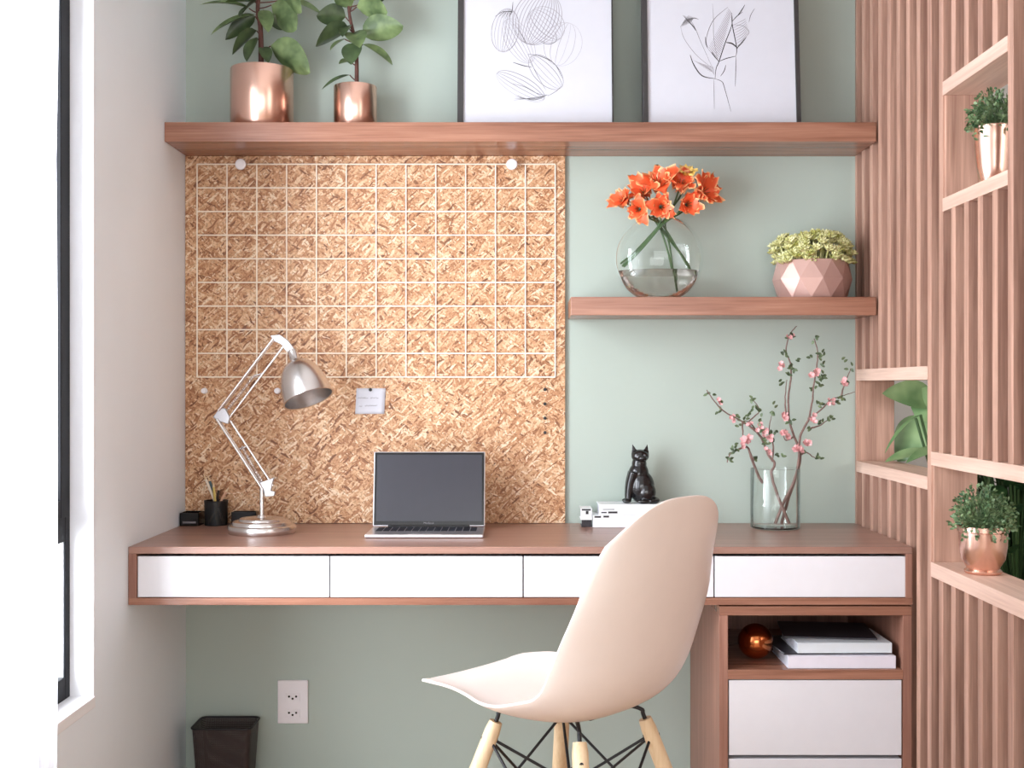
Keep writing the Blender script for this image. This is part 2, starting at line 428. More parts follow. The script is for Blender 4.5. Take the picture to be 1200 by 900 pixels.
rl = tb([(0, 0.85, 2.15), (0, -0.85, 2.15)], 0.012, 12); obj('curtain_rail', rl, M['white'], cu, smooth=True)

# ------------------------------------------------------------------ slatted screen on the right
SX0, SX1 = WR, WR+0.104
PITCH, TH = 0.0765, 0.026
def sy(i): return -0.003 - PITCH*i
scr = thing('slatted_room_divider', 'tall slatted wooden room divider with open niches along the right side', 'room divider', (WR, -0.9, 0))
def sp(name, bm, m, bev=0.001):
    bmesh.ops.translate(bm, vec=-Vector(scr.location), verts=bm.verts)
    return obj(name, bm, m, scr, bevel=bev)
N1 = (EYE-0.243, EYE-0.212, EYE+0.014, EYE+0.046)   # niche 1: rail bottom, floor, ceiling, rail top (between slats 0 and 8)
N2 = (EYE-0.441, EYE-0.407, EYE-0.184, EYE-0.152)   # niche 2, slats 8 to 16
N3 = (EYE+0.391, EYE+0.421, EYE+0.652, EYE+0.683)   # niche 3, slats 9 to 14
def slats(rng, z0, z1, name='slat_panel'):
    bm = bmesh.new()
    for i in rng: box(bm, SX0, SX1-0.004, sy(i)-TH/2 if i else sy(i)-TH/2, min(sy(i)+TH/2, -0.001), z0, z1)
    sp(name, bm, M['slat'])
slats([0, 8, 16, 24], 0.0, H, 'upright')
slats(range(1, 8), 0.0, N1[0]); slats(range(1, 8), N1[3], H)
slats(range(9, 16), 0.0, N2[0])
slats([9, 14, 15], N2[3], H)
slats(range(10, 14), N2[3], N3[0]); slats(range(10, 14), N3[3], H)
slats(range(17, 24), 0.0, H)
def niche(ia, ib, n):
    y0 = sy(ib)+TH/2; y1 = sy(ia)-TH/2
    y1 = min(y1, -0.016)
    sp('niche_shelf', bx(SX0-0.001, SX1, y0, y1, n[0], n[1]), M['slath'])
    sp('niche_top', bx(SX0-0.001, SX1, y0, y1, n[2], n[3]), M['slath'])
    sp('niche_side', bx(SX0+0.004, SX1, y1-0.008, y1+0.002, n[1], n[2]), M['slat'])
    sp('niche_side', bx(SX0+0.004, SX1, y0-0.002, y0+0.008, n[1], n[2]), M['slat'])
niche(0, 8, N1); niche(8, 16, N2); niche(9, 14, N3)
sp('back_lining', boxes((SX1-0.004, SX1, sy(24), sy(8), 0.0, N2[0]), (SX1-0.004, SX1, sy(8), -0.003, 0.0, N1[0]), (SX1-0.004, SX1, sy(8), -0.003, N1[3], H),
   (SX1-0.004, SX1, sy(24), sy(9), N2[3], N3[0]), (SX1-0.004, SX1, sy(24), sy(9), N3[3], H), (SX1-0.004, SX1, sy(9), sy(8), N2[3], H),
   (SX1-0.004, SX1, sy(24), sy(14), N3[0], N3[3]), (SX1-0.004, SX1, sy(24), sy(16), N2[0], N2[3])), M['slat'])

# ------------------------------------------------------------------ shelves
tag(obj('wall_shelf', bx(WL+0.0005, WR-0.0005, -0.207, -0.0005, EYE+0.651, EYE+0.703), M['shelfw'], bevel=0.0015), 'long thick walnut wall shelf spanning wall to wall under the plants and framed prints', 'shelf')
tag(obj('wall_shelf', bx(0.132, WR-0.0005, -0.207, -0.0005, EYE+0.188, EYE+0.237), M['shelfw'], bevel=0.0015), 'short walnut wall shelf on the right carrying the orange flowers', 'shelf')
S1, S2 = EYE+0.703, EYE+0.237

# ------------------------------------------------------------------ strand board, wire grid and pins
DT = EYE-0.390
tag(obj('pin_board', bx(WL+0.001, 0.124, -0.012, -0.0005, DT+0.001, S1-0.0525), M['osb'], bevel=0.001), 'large tan strand board panel covering the left part of the green wall', 'pin board')
YB = -0.012
def gx(px): return (px-611)*(YB-YC)/F
def gz(py): return EYE+(452-py)*(YB-YC)/F
GX = [gx(231.3+34.95*k) for k in range(13)]; GZ = [gz(193+27.65*k) for k in range(10)]
grid = thing('wire_grid', 'cream wire grid panel mounted over the upper part of the strand board', 'wire grid', (GX[6], YB-0.004, GZ[9]))
go = Vector(grid.location)
for x in GX:
    obj('wire', tb([Vector((x, YB-0.0030, GZ[0]))-go, Vector((x, YB-0.0030, GZ[9]))-go], 0.0021, 6), M['wire'], grid)
for z in GZ:
    obj('wire', tb([Vector((GX[0], YB-0.0068, z))-go, Vector((GX[12], YB-0.0068, z))-go], 0.0021, 6), M['wire'], grid)
for px_, lab in ((284.5, 'left round white grid hook under the long shelf, above the lamp'), (600, 'right round white grid hook under the long shelf')):
    t = thing('grid_hook', lab, 'hook', (gx(px_), YB, gz(194.5)), 0, 'round white hooks holding the wire grid')
    R = Matrix.Rotation(PI/2, 4, 'X')
    obj('hook_head', lt([(0, 0.030), (0.006, 0.030), (0.009, 0.031), (0.0145, 0.029), (0.016, 0.025), (0.014, 0.021), (0, 0.020)], 28, M4=R), M['plastic'], t, smooth=True)
    obj('hook_shank', lt([(0.005, 0.0), (0.005, 0.021)], 14, M4=R), M['chrome'], t, smooth=True)
def pushpin(px_, py_, m, label, group, k=1.0, y=YB):
    t = thing('push_pin', label, 'push pin', (gx(px_), y, gz(py_)), 0, group)
    R = Matrix.Rotation(PI/2, 4, 'X')
    obj('pin_head', lt([(q*k, z*k) for q, z in [(0, 0.016), (0.0065, 0.0155), (0.0075, 0.014), (0.0045, 0.011), (0.004, 0.007), (0.0085, 0.004), (0.0085, 0.001), (0, 0.001)]], 16, M4=R), m, t, smooth=True)
pushpin(240, 458, M['plastic'], 'white push pin on the strand board left of the lamp arm', 'white push pins')
pushpin(325.5, 458, M['plastic'], 'white push pin on the strand board at the left edge of the lamp shade', 'white push pins')
for k, py_ in enumerate((456.3, 473.3, 490, 507)):
    pushpin(638.6, py_, M['black'], ['topmost black pin in the column of four', 'second black pin from the top in the column of four', 'third black pin from the top in the column of four', 'lowest black pin in the column of four'][k] + ', right edge of strand board', 'column of black pins', 0.55)
# handwritten note
nt_ = thing('paper_note', 'small white paper note with two handwritten lines pinned left of centre on strand board', 'note', (gx(433.5), YB-0.001, gz(470)))
w_, h_ = 17*(YB-YC)/F, 15*(YB-YC)/F
bm = bmesh.new(); g = []
for j in range(7):
    g.append([bm.verts.new((w_*(i/6*2-1)+0.0006*j, -0.0005-0.0025*(1-j/6)**2-0.0012*abs(i/6*2-1)**3, h_*(j/6*2-1))) for i in range(7)])
for j in range(6):
    for i in range(6): bm.faces.new((g[j][i], g[j][i+1], g[j+1][i+1], g[j+1][i]))
no = obj('note_paper', bm, M['paper'], nt_, smooth=True)
s_ = no.modifiers.new('solid', 'SOLIDIFY'); s_.thickness = 0.0004
def scribble(x0, x1, z, seed, amp=0.0026):
    rnd = random.Random(seed); pts = []; x = x0
    while x < x1:
        pts.append((x, -0.0034, z+rnd.uniform(-0.4, 1)*amp)); x += rnd.uniform(0.0013, 0.0026)
    return smoothpath(pts, 3)
bm = bmesh.new()
for (a, c, z, sd) in ((-0.034, -0.004, 0.008, 1), (0.002, 0.026, 0.008, 2), (-0.031, -0.020, -0.015, 3), (-0.014, 0.022, -0.014, 4)):
    tube(bm, scribble(a, c, z, sd), 0.0004, 4)
obj('handwriting', bm, M['inkl'], nt_)
pushpin(434.3, 456.7, M['black'], 'black pin holding the small paper note', None, 0.55, YB-0.004)

# ------------------------------------------------------------------ desk
DB = EYE-0.531; YF = -0.5
desk = thing('wall_desk', 'long wall mounted walnut desk with four white drawers', 'desk', (0, -0.25, DT))
do = Vector(desk.location)
def dp(parent, o0, name, a, m, bev=0.001):
    bm = bx(*a); bmesh.ops.translate(bm, vec=-o0, verts=bm.verts); return obj(name, bm, m, parent, bevel=bev)
DL, DR = WL+0.0008, WR-0.0008
dp(desk, do, 'desk_top', (DL, DR, YF, -0.0008, DT-0.017, DT), M['deskw'], 0.0015)
dp(desk, do, 'bottom_board', (DL, DR, YF, -0.0008, DB, DB+0.017), M['shelfw'])
dp(desk, do, 'side_panel', (DL, DL+0.020, YF, -0.0008, DB+0.017, DT-0.017), M['pedw'])
dp(desk, do, 'side_panel', (DR-0.016, DR, YF, -0.0008, DB+0.017, DT-0.017), M['pedw'])
dp(desk, do, 'back_panel', (DL+0.02, DR-0.016, -0.02, -0.001, DB+0.017, DT-0.017), M['pedw'])
edges = [-0.9315, -0.4645, 0.0045, 0.4675, 0.932]
for k in range(4):
    bm = bmesh.new(); a, c = edges[k]+0.0015, edges[k+1]-0.0015
    box(bm, a, c, YF+0.004, YF+0.022, DB+0.0185, DT-0.0235)
    box(bm, a+0.004, a+0.016, YF+0.022, -0.04, DB+0.019, DT-0.035); box(bm, c-0.016, c-0.004, YF+0.022, -0.04, DB+0.019, DT-0.035)
    box(bm, a+0.004, c-0.004, -0.05, -0.04, DB+0.019, DT-0.035); box(bm, a+0.004, c-0.004, YF+0.022, -0.04, DB+0.0185, DB+0.026)
    bmesh.ops.translate(bm, vec=-do, verts=bm.verts)
    obj('drawer', bm, M['lacq'], desk, bevel=0.0012)

# pedestal
PL, PR, PT = 0.4795, WR-0.0015, DB-0.0035
YP = -0.498
ped = thing('drawer_pedestal', 'walnut drawer pedestal with an open niche and white drawers under desk', 'drawer unit', ((PL+PR)/2, -0.25, 0))
po = Vector(ped.location)
dp(ped, po, 'top_panel', (PL, PR, YP, -0.001, PT-0.022, PT), M['shelfw'])
dp(ped, po, 'side_panel', (PL, PL+0.021, YP, -0.001, 0.0, PT-0.022), M['pedw'])
dp(ped, po, 'side_panel', (PR-0.022, PR, YP, -0.001, 0.0, PT-0.022), M['pedw'])
dp(ped, po, 'back_panel', (PL+0.021, PR-0.022, -0.012, -0.001, 0.0, PT-0.022), M['pedw'])
NF = EYE-0.688
dp(ped, po, 'niche_board', (PL+0.021, PR-0.022, YP, -0.012, NF-0.0235, NF), M['shelfw'])
dp(ped, po, 'bottom_panel', (PL+0.021, PR-0.022, YP+0.01, -0.012, 0.0, 0.045), M['shelfw'])
for (z1, z0) in ((EYE-0.7135, EYE-0.8955), (EYE-0.9045, 0.048)):
    dp(ped, po, 'drawer', (PL+0.0235, PR-0.0245, YP+0.002, -0.05, z0, z1), M['lacq'], 0.0012)
# copper ball and books in the niche
tag(obj('decor_ball', lt([(0.044*math.sin(PI*k/24), -0.044*math.cos(PI*k/24)) for k in range(25)], 40), M['copperd'], smooth=True, loc=(0.590, -0.38, NF+0.0445)), 'shiny copper ball in the pedestal niche', 'decorative ball')
def book(name, label, x0, x1, y0, y1, z0, z1, cover, rot=0.0, group=None, marks=None, cat='book'):
    c = Vector(((x0+x1)/2, (y0+y1)/2, z0)); t = thing(name, label, cat, c, rot, group)
    W, D, Hh = (x1-x0)/2, (y1-y0)/2, z1-z0; tk = min(0.002, Hh*0.12)
    obj('page_block', bx(-W+0.003, W-0.003, -D+0.003, D-0.002, tk, Hh-tk), M['paper'], t)
    obj('cover', boxes((-W, W, -D, D, 0, tk), (-W, W, -D, D, Hh-tk, Hh), (-W, W, -D, -D+0.002, tk, Hh-tk)), cover, t, bevel=0.0004)
    if marks:
        bm = bmesh.new()
        for (a, b_, q0, q1) in marks: box(bm, -W+a*2*W, -W+b_*2*W, -D-0.0004, -D+0.0002, Hh*q0, Hh*q1)
        obj('spine_print', bm, M['ink'], t)
    return t
M['cov1'] = mat('pale_grey_cover', (214, 220, 224), 0.4, vary=0.02)
M['cov2'] = mat('lilac_white_cover', (226, 222, 232), 0.4, vary=0.02)
M['cov3'] = mat('dark_cover', (48, 46, 52), 0.4, vary=0.2)
M['cov4'] = mat('white_cover', (240, 243, 246), 0.35, vary=0.01)
book('book', 'white lilac book at the bottom of the stack in the pedestal niche', 0.648, 0.910, -0.488, -0.30, NF+0.0008, NF+0.031, M['cov2'], group='books in the pedestal niche')
book('magazine', 'thin dark magazine sticking out left between the two pale books in niche', 0.630, 0.895, -0.465, -0.26, NF+0.0315, NF+0.0355, M['cov3'], 0.10, cat='magazine')
book('book', 'pale grey book on top of the stack in the pedestal niche', 0.672, 0.903, -0.478, -0.30, NF+0.036, NF+0.0605, M['cov1'], 0.015, group='books in the pedestal niche')
book('magazine', 'thin dark magazine lying topmost on the pedestal niche stack', 0.665, 0.890, -0.435, -0.24, NF+0.061, NF+0.065, M['cov3'], -0.12, cat='magazine')

# ------------------------------------------------------------------ lamp
def lamp():
    B = P(307, 628, -0.225); B.z = DT
    t = thing('desk_lamp', 'brushed steel architect desk lamp with jointed arm and dome shade', 'desk lamp', B)
    y0 = 0.0
    L = lambda px, py, yy=0.0: P(px, py, -0.225+yy) - B
    obj('base', lt([(0, 0), (0.087, 0), (0.089, 0.003), (0.089, 0.018), (0.087, 0.021), (0.078, 0.0225), (0.077, 0.030), (0.075, 0.032), (0.060, 0.033), (0.059, 0.038), (0.057, 0.0395), (0.014, 0.041), (0.010, 0.048), (0.0, 0.048)], 64), M['chrome'], t, smooth=True, bevel=0).data
    obj('pole', tb([(0, 0, 0.036), (0, 0, L(307, 572).z)], 0.0058, 16), M['chrome'], t, smooth=True)
    A = L(307, 574); A2 = L(320, 569); E1 = L(255, 491); E2 = L(267, 494); T1 = L(321, 397); T2 = L(333, 405)
    # lower bracket
    def plate(name, pts, th=0.012):
        bm = bmesh.new()
        f = [bm.verts.new(Vector((p.x, -th/2, p.z))) for p in pts]; g_ = [bm.verts.new(Vector((p.x, th/2, p.z))) for p in pts]
        bm.faces.new(f); bm.faces.new(g_[::-1])
        for i in range(len(pts)):
            j = (i+1) % len(pts); bm.faces.new((f[i], g_[i], g_[j], f[j]))
        return obj(name, bm, M['steel2'], t, bevel=0.002)
    plate('lower_joint', [L(303, 566), L(309, 573), L(311, 582), L(322, 581), L(323, 576), L(318, 575), L(320, 565), L(322, 559), L(315, 562)])
    plate('elbow_joint', [L(250, 489), L(257, 479), L(264, 478), L(270, 489), L(268, 497), L(258, 494)])
    plate('head_joint', [L(317, 393), L(328, 392), L(338, 399), L(346, 410), L(341, 416), L(334, 410), L(330, 404), L(320, 399)], 0.010)
    for yo in (-0.008, 0.008):
        o = Vector((0, yo, 0))
        obj('lower_arm', tb([L(307, 571)+o, E1+o], 0.0034, 10), M['chrome'], t, smooth=True)
        obj('upper_arm', tb([L(257, 481)+o, T1+o], 0.0032, 10), M['chrome'], t, smooth=True)
    obj('lower_arm', tb([A2, L(270, 493)], 0.0034, 10), M['chrome'], t, smooth=True)
    obj('upper_arm', tb([L(268, 491), T2], 0.0034, 10), M['chrome'], t, smooth=True)
    # springs
    def spring(a, b_, turns, r):
        d = (b_-a); u = Vector((0, 1, 0)); w = d.normalized().cross(u)
        pts = [a + d*(i/(turns*8)) + (u*math.cos(i*PI/4)+w*math.sin(i*PI/4))*r for i in range(turns*8+1)]
        return tb(pts, 0.0011, 5)
    obj('spring', spring(L(308, 566), L(283, 523), 22, 0.0042), M['chrome'], t, smooth=True)
    obj('spring', spring(L(266, 481), L(297, 441), 20, 0.0040), M['chrome'], t, smooth=True)
    obj('cross_bar', tb([L(281, 526), L(291, 523)], 0.003, 8), M['chrome'], t)
    obj('cross_bar', tb([L(297, 441), L(308, 438)], 0.003, 8), M['chrome'], t)
    # shade
    neck = L(343, 413); rim = L(361.5, 467, -0.035)
    ax = (rim-neck).normalized(); q = ax.to_track_quat('Z', 'Y').to_matrix().to_4x4(); q.translation = neck
    ln = (rim-neck).length
    prof = [(0.0, -0.006), (0.0125, -0.006), (0.0135, 0.0), (0.0135, 0.022), (0.0165, 0.026), (0.0195, 0.029)]
    R0 = 0.0655
    for k in range(1, 15):
        a = k/14*PI/2; prof.append((0.0195+(R0-0.0195)*math.sin(a)**0.95, 0.029+(ln-0.029)*(1-math.cos(a))**0.92))
    prof.append((R0+0.0035, ln+0.001)); inner = [(r-0.0015 if r > 0.02 else r*0.8, z+0.0005) for r, z in prof[5:]][::-1]
    bm = lt(prof + inner + [(0, 0.031)], 56, M4=q); obj('lamp_shade', bm, M['chrome'], t, smooth=True)
    bm = lt([(0, 0.03), (0.012, 0.03), (0.012, 0.05), (0.018, 0.058), (0.026, 0.075), (0.024, 0.092), (0.012, 0.103), (0, 0.105)], 28, M4=q)
    obj('light_bulb', bm, M['plastic'], t, smooth=True)
lamp()

# ------------------------------------------------------------------ laptop
def laptop():
    xc = (501-611)*(3.381-0.22)/F
    t = thing('laptop', 'open silver laptop with a dark screen on the desk', 'laptop', (xc, -0.238, DT), 0.0)
    W = 0.1515
    obj('base', bx(-W, W, -0.10, 0.068, 0.001, 0.0095), M['alu'], t, bevel=0.0018)
    obj('rubber_foot', bx(-W+0.01, W-0.01, -0.09, -0.08, 0, 0.0012), M['bezel'], t)
    obj('rubber_foot', bx(-W+0.01, W-0.01, 0.045, 0.055, 0, 0.0012), M['bezel'], t)
    bm = bmesh.new()
    for r in range(5):
        for c in range(14):
            x0 = -0.133 + c*0.019; box(bm, x0+0.001, x0+0.017, 0.048-r*0.016-0.013, 0.048-r*0.016, 0.0095, 0.0108)
    obj('keyboard', bm, M['keys'], t)
    obj('trackpad', bx(-0.045, 0.045, -0.095, -0.040, 0.0094, 0.0098), M['alu'], t)
    lid = obj('lid', bx(-W, W, -0.002, 0.004, 0.0, 0.202), M['alu'], t, bevel=0.0025, loc=(0, 0.064, 0.011)); lid.rotation_euler = (-0.16, 0, 0)
    obj('bezel', bx(-W+0.003, W-0.003, -0.0030, -0.0018, 0.003, 0.1995), M['bezel'], lid, bevel=0.0008)
    obj('screen', bx(-W+0.009, W-0.009, -0.0034, -0.0026, 0.014, 0.1935), M['screen'], lid)
    cu = bpy.data.curves.new('word', 'FONT'); cu.body = 'MacBook'; cu.size = 0.0075; cu.align_x = 'CENTER'; cu.extrude = 0.0001
    tmp = bpy.data.objects.new('tmp', cu); me = bpy.data.meshes.new_from_object(tmp); bpy.data.objects.remove(tmp)
    me.materials.append(M['inkl']); w = bpy.data.objects.new('wordmark', me); COL.objects.link(w); w.parent = lid
    w.rotation_euler = (PI/2, 0, 0); w.location = (0, -0.0032, 0.0065)
    obj('hinge', tb([(-0.11, 0.066, 0.011), (0.11, 0.066, 0.011)], 0.005, 12), M['bezel'], t, smooth=True)
laptop()

# ------------------------------------------------------------------ pencil cup and small boxes
t = thing('pencil_cup', 'black wire mesh pencil cup at the left back corner of desk', 'pencil cup', ((253.5-611)*(3.381-.05)/F, -0.052, DT+0.0005))
cupc = Vector(t.location)
M['cupm'] = mesh_mesh('black_cup_mesh', (28, 28, 28), 420)
obj('cup_wall', lt([(0.031, 0.0), (0.0325, 0.068), (0.0318, 0.068), (0.0303, 0.001), (0.0, 0.001)], 36), M['cupm'], t, smooth=True)
rg = bmesh.new(); tube(rg, [(0.0322*math.cos(a), 0.0322*math.sin(a), 0.068) for a in [2*PI*k/36 for k in range(37)]], 0.0015, 6); obj('cup_rim', rg, M['black'], t, smooth=True)
for (c1, tipx, tipy, yy, lab, nm) in (((226, 214, 196), 238.5, 555, 0.0, 'white pencil leaning farthest left in the pencil cup', 'pencil'), ((70, 96, 104), 243.5, 557, 0.012, 'blue grey pen leaning left in the pencil cup', 'pen'),
      ((206, 180, 98), 250, 565, -0.008, 'yellow pencil in the middle of the pencil cup', 'pencil'), ((52, 40, 34), 257, 569, 0.008, 'dark brown thick pencil standing upright in the pencil cup', 'pencil'), ((214, 170, 140), 268, 571, 0.0, 'pink beige pencil leaning right in the pencil cup', 'pencil')):
    tip = P(tipx, tipy, -0.052+yy*0.6); bot = cupc + Vector(((tip.x-cupc.x)*-0.75, yy, 0.004))
    bot.x = max(min(bot.x, cupc.x+0.022), cupc.x-0.022)
    d = (tip-bot); pm = mat(nm+'_paint', c1, 0.4, vary=0.03)
    tt = thing(nm, lab, nm, bot, 0, 'pencils in the cup')
    obj('shaft', tb([(0, 0, 0), d*0.88], 0.0036, 6), pm, tt); obj('point', tb([d*0.88, d], [0.0036, 0.0006], 6), M['beech'], tt)
def tray(name, label, x0, x1, y0, y1, h, cat):
    t = thing(name, label, cat, ((x0+x1)/2, (y0+y1)/2, DT+0.0005)); W, D = (x1-x0)/2, (y1-y0)/2
    obj('box_body', boxes((-W, W, -D, D, 0, 0.003), (-W, -W+0.003, -D, D, 0, h), (W-0.003, W, -D, D, 0, h), (-W, W, -D, -D+0.003, 0, h), (-W, W, D-0.003, D, 0, h)), M['bezel'], t, bevel=0.001)
    obj('label_strip', bx(-W+0.008, W-0.008, -D-0.0006, -D+0.0004, h*0.2, h*0.34), M['inkl'], t)
    return t
tray('desk_box', 'low black box in the left back desk corner beside the pencil cup', -0.949, -0.896, -0.075, -0.015, 0.036, 'box')
tray('desk_box', 'small black box behind the lamp base', -0.812, -0.742, -0.05, -0.015, 0.036, 'box')

# ------------------------------------------------------------------ books and cat figurine
book('book', 'white book at the bottom of the stack under the black cat figurine', 0.196, 0.42, -0.112, -0.022, DT+0.0006, DT+0.034, M['cov4'], 0.0, 'white books under the cat figurine', [(0.02, 0.10, 0.80, 0.95), (0.13, 0.2, 0.82, 0.97)])
book('book', 'white book on top of the stack, directly under the black cat figurine', 0.212, 0.425, -0.110, -0.024, DT+0.0346, DT+0.064, M['cov4'], 0.02, 'white books under the cat figurine', [(0.03, 0.1, 0.18, 0.3), (0.12, 0.24, 0.16, 0.34), (0.05, 0.2, 0.5, 0.56)])
book('notebook', 'small dark notebook at the left of the white books, under the little white box', 0.166, 0.193, -0.10, -0.03, DT+0.0006, DT+0.0205, M['cov3'], 0.0, cat='notebook')
bb = book('notepad', 'small white notepad with a dark patterned top left of the book stack', 0.163, 0.194, -0.108, -0.03, DT+0.021, DT+0.052, M['cov4'], 0.0, None, [(0.1, 0.9, 0.82, 0.97), (0.45, 0.7, 0.5, 0.8)], cat='notepad')

def cat():
    base = Vector((0.328, -0.066, DT+0.0645))
    t = thing('cat_figurine', 'glossy black seated cat figurine on the white books', 'figurine', base, 0.0)
    me = bpy.data.meshes.new('body'); bm = bmesh.new()
    def blob(c, r, rot=None):
        q = bmesh.ops.create_uvsphere(bm, u_segments=24, v_segments=16, radius=1)
        Mx = Matrix.Translation(c) @ (rot or Matrix.Identity(4)) @ Matrix.Diagonal((*r, 1))
        bmesh.ops.transform(bm, matrix=Mx, verts=q['verts'])
    Ry = lambda a: Matrix.Rotation(a, 4, 'Y')
    blob((0.006, 0, 0.044), (0.031, 0.032, 0.046))            # rump and belly
    blob((0.016, -0.012, 0.030), (0.023, 0.024, 0.031))       # near haunch
    blob((-0.002, 0, 0.078), (0.025, 0.024, 0.036), Ry(0.10))  # chest
    blob((0.000, 0, 0.108), (0.018, 0.018, 0.022))            # neck
    blob((0.002, -0.003, 0.130), (0.0215, 0.020, 0.0185))     # head
    blob((0.006, -0.020, 0.124), (0.0115, 0.011, 0.0085))     # muzzle
    for yy in (-0.014, 0.008):
        tube(bm, smoothpath([(-0.014, yy, 0.085), (-0.022, yy, 0.055), (-0.026, yy, 0.02), (-0.027, yy-0.002, 0.006)], 4), [0.013-0.0065*k/12 for k in range(13)], 12)
        blob((-0.031, yy-0.005, 0.006), (0.0105, 0.0085, 0.0062))
    blob((0.008, -0.030, 0.006), (0.016, 0.010, 0.0065))
    tube(bm, smoothpath([(0.030, 0.012, 0.012), (0.042, 0.0, 0.008), (0.040, -0.022, 0.007), (0.022, -0.036, 0.007)], 5), [0.0075-0.0002*k for k in range(16)], 10)
    for s in (-1, 1):
        x = 0.002 + s*0.0155
        vs = [bm.verts.new(p) for p in ((x-s*0.0115, -0.006, 0.141), (x+s*0.0065, -0.006, 0.134), (x-s*0.002, 0.010, 0.138), (x+s*0.003, -0.001, 0.1655))]
        for f in ((0, 1, 3), (1, 2, 3), (2, 0, 3), (0, 2, 1)): bm.faces.new([vs[i] for i in f])
    bm.to_mesh(me); bm.free(); me.materials.append(M['cast'])
    o = bpy.data.objects.new('body', me); COL.objects.link(o); o.parent = t; t.scale = (1.16, 1.05, 1.0)
    rm = o.modifiers.new('remesh', 'REMESH'); rm.mode = 'VOXEL'; rm.voxel_size = 0.0014; rm.use_smooth_shade = True
    sm = o.modifiers.new('smooth', 'SMOOTH'); sm.iterations = 4; sm.factor = 0.5
    # eyes, nose
    for s in (-1, 1):
        obj('eye', lt([(0.0026*math.sin(PI*k/8), -0.0026*math.cos(PI*k/8)) for k in range(9)], 12), M['inkl'], t, smooth=True, loc=(0.002+s*0.009, -0.0215, 0.133))
cat()

# ------------------------------------------------------------------ framed prints
def framed(x0, x1, label, lean, yaw, lw, rw, draw):
    Wd = x1-x0; Hh = 0.56
    t = thing('framed_print', label, 'framed print', ((x0+x1)/2, -0.135, S1+0.0004), yaw, 'framed prints on the long shelf')
    t.rotation_euler = (-lean, 0, yaw)
    W = Wd/2; D = 0.022
    obj('frame', boxes((-W, -W+lw, -D, 0, 0, Hh), (W-rw, W, -D, 0, 0, Hh), (-W+lw, W-rw, -D, 0, 0, 0.004), (-W+lw, W-rw, -D, 0, Hh-0.012, Hh), (-W+lw, W-rw, -0.004, 0, 0.004, Hh-0.012)), M['frame'], t, bevel=0.0008)
    p = obj('print_paper', bx(-W+lw, W-rw, -D+0.006, -0.004, 0.004, Hh-0.012), M['paper'], t)
    draw(p, W, -D+0.0057)
def pen(par, name, strokes, m):
    """flat ink ribbons lying on the paper"""
    bm = bmesh.new()
    for pts, r in strokes:
        pts = smoothpath([Vector(q) for q in pts], 6); n = len(pts); prev = None
        for i, q in enumerate(pts):
            a = pts[max(0, i-1)]; c = pts[min(n-1, i+1)]; d = (c-a); nn = Vector((-d.z, 0, d.x))
            if nn.length < 1e-9: continue
            nn.normalize(); w = r*(0.35+0.65*math.sin(PI*i/(n-1)))
            v = (bm.verts.new(q+nn*w), bm.verts.new(q-nn*w))
            if prev: bm.faces.new((prev[0], prev[1], v[1], v[0]))
            prev = v
    return obj(name, bm, m, par)
SS = (3.381-0.15)/F
def draw1(p, W, y):
    cx0 = 627.5; rnd = random.Random(3)
    Q = lambda px, py: (((px-cx0)*SS), y, (143-py)*SS)
    st = []; stl = []; stm = []
    def pod(c, rx, ry, rot, dst, n=7, r=0.0006):
        for k in range(n):
            f = -1+2*k/(n-1)
            pts = []
            for j in range(13):
                a = -PI/2+PI*j/12; X = rx*f*math.cos(a); Y = ry*math.sin(a)
                pts.append(Q(c[0]+X*math.cos(rot)-Y*math.sin(rot)+rnd.uniform(-.25, .25), c[1]+X*math.sin(rot)+Y*math.cos(rot)))
            dst.append((pts, r*rnd.uniform(.6, 1.3)))
    pod((592, 27), 16, 27, 0.15, stm, 9, 0.0006); pod((592, 27), 16, 26, 0.15, stl, 3, 0.0005); pod((608, 40), 15, 30, -0.5, stm, 8, 0.0006)
    pod((630, 12), 28, 34, 0.4, stm, 15, 0.0009); pod((660, 44), 22, 27, 0.3, stm, 6, 0.0005); pod((640, 20), 20, 24, -0.8, stm, 9, 0.0008)
    pod((610, 95), 12, 32, -1.05, stl, 6, 0.0006); pod((640, 78), 14, 26, -0.75, stl, 6, 0.0006)
    for k in range(5):
        stl.append(([Q(580+k*4, 10+k), Q(590+k*2, 4), Q(601, 5)], 0.0009))
    for k in range(4):
        stl.append(([Q(602+k, 112-k*2), Q(625, 109+k), Q(641, 106)], 0.0007))
    st += [([Q(619, 56), Q(634, 59), Q(650, 68), Q(659, 85)], 0.0008), ([Q(619, 56), Q(625, 72), Q(632, 86), Q(640, 100)], 0.0005), ([Q(601, 66), Q(613, 70), Q(623, 72)], 0.0011),
           ([Q(600, 92), Q(615, 96), Q(630, 104), Q(643, 106)], 0.0006), ([Q(642, 107), Q(652, 101), Q(658, 95)], 0.0006), ([Q(606, 23), Q(613, 35), Q(618, 46)], 0.0005),
           ([Q(597, 10), Q(600, 3), Q(601, -8)], 0.0010), ([Q(651, 28), Q(652, 40), Q(642, 44), Q(632, 40)], 0.0007)]
    pen(p, 'drawing', stm, M['inkm']); pen(p, 'drawing', stl, M['inkl']); pen(p, 'drawing', st, M['ink'])
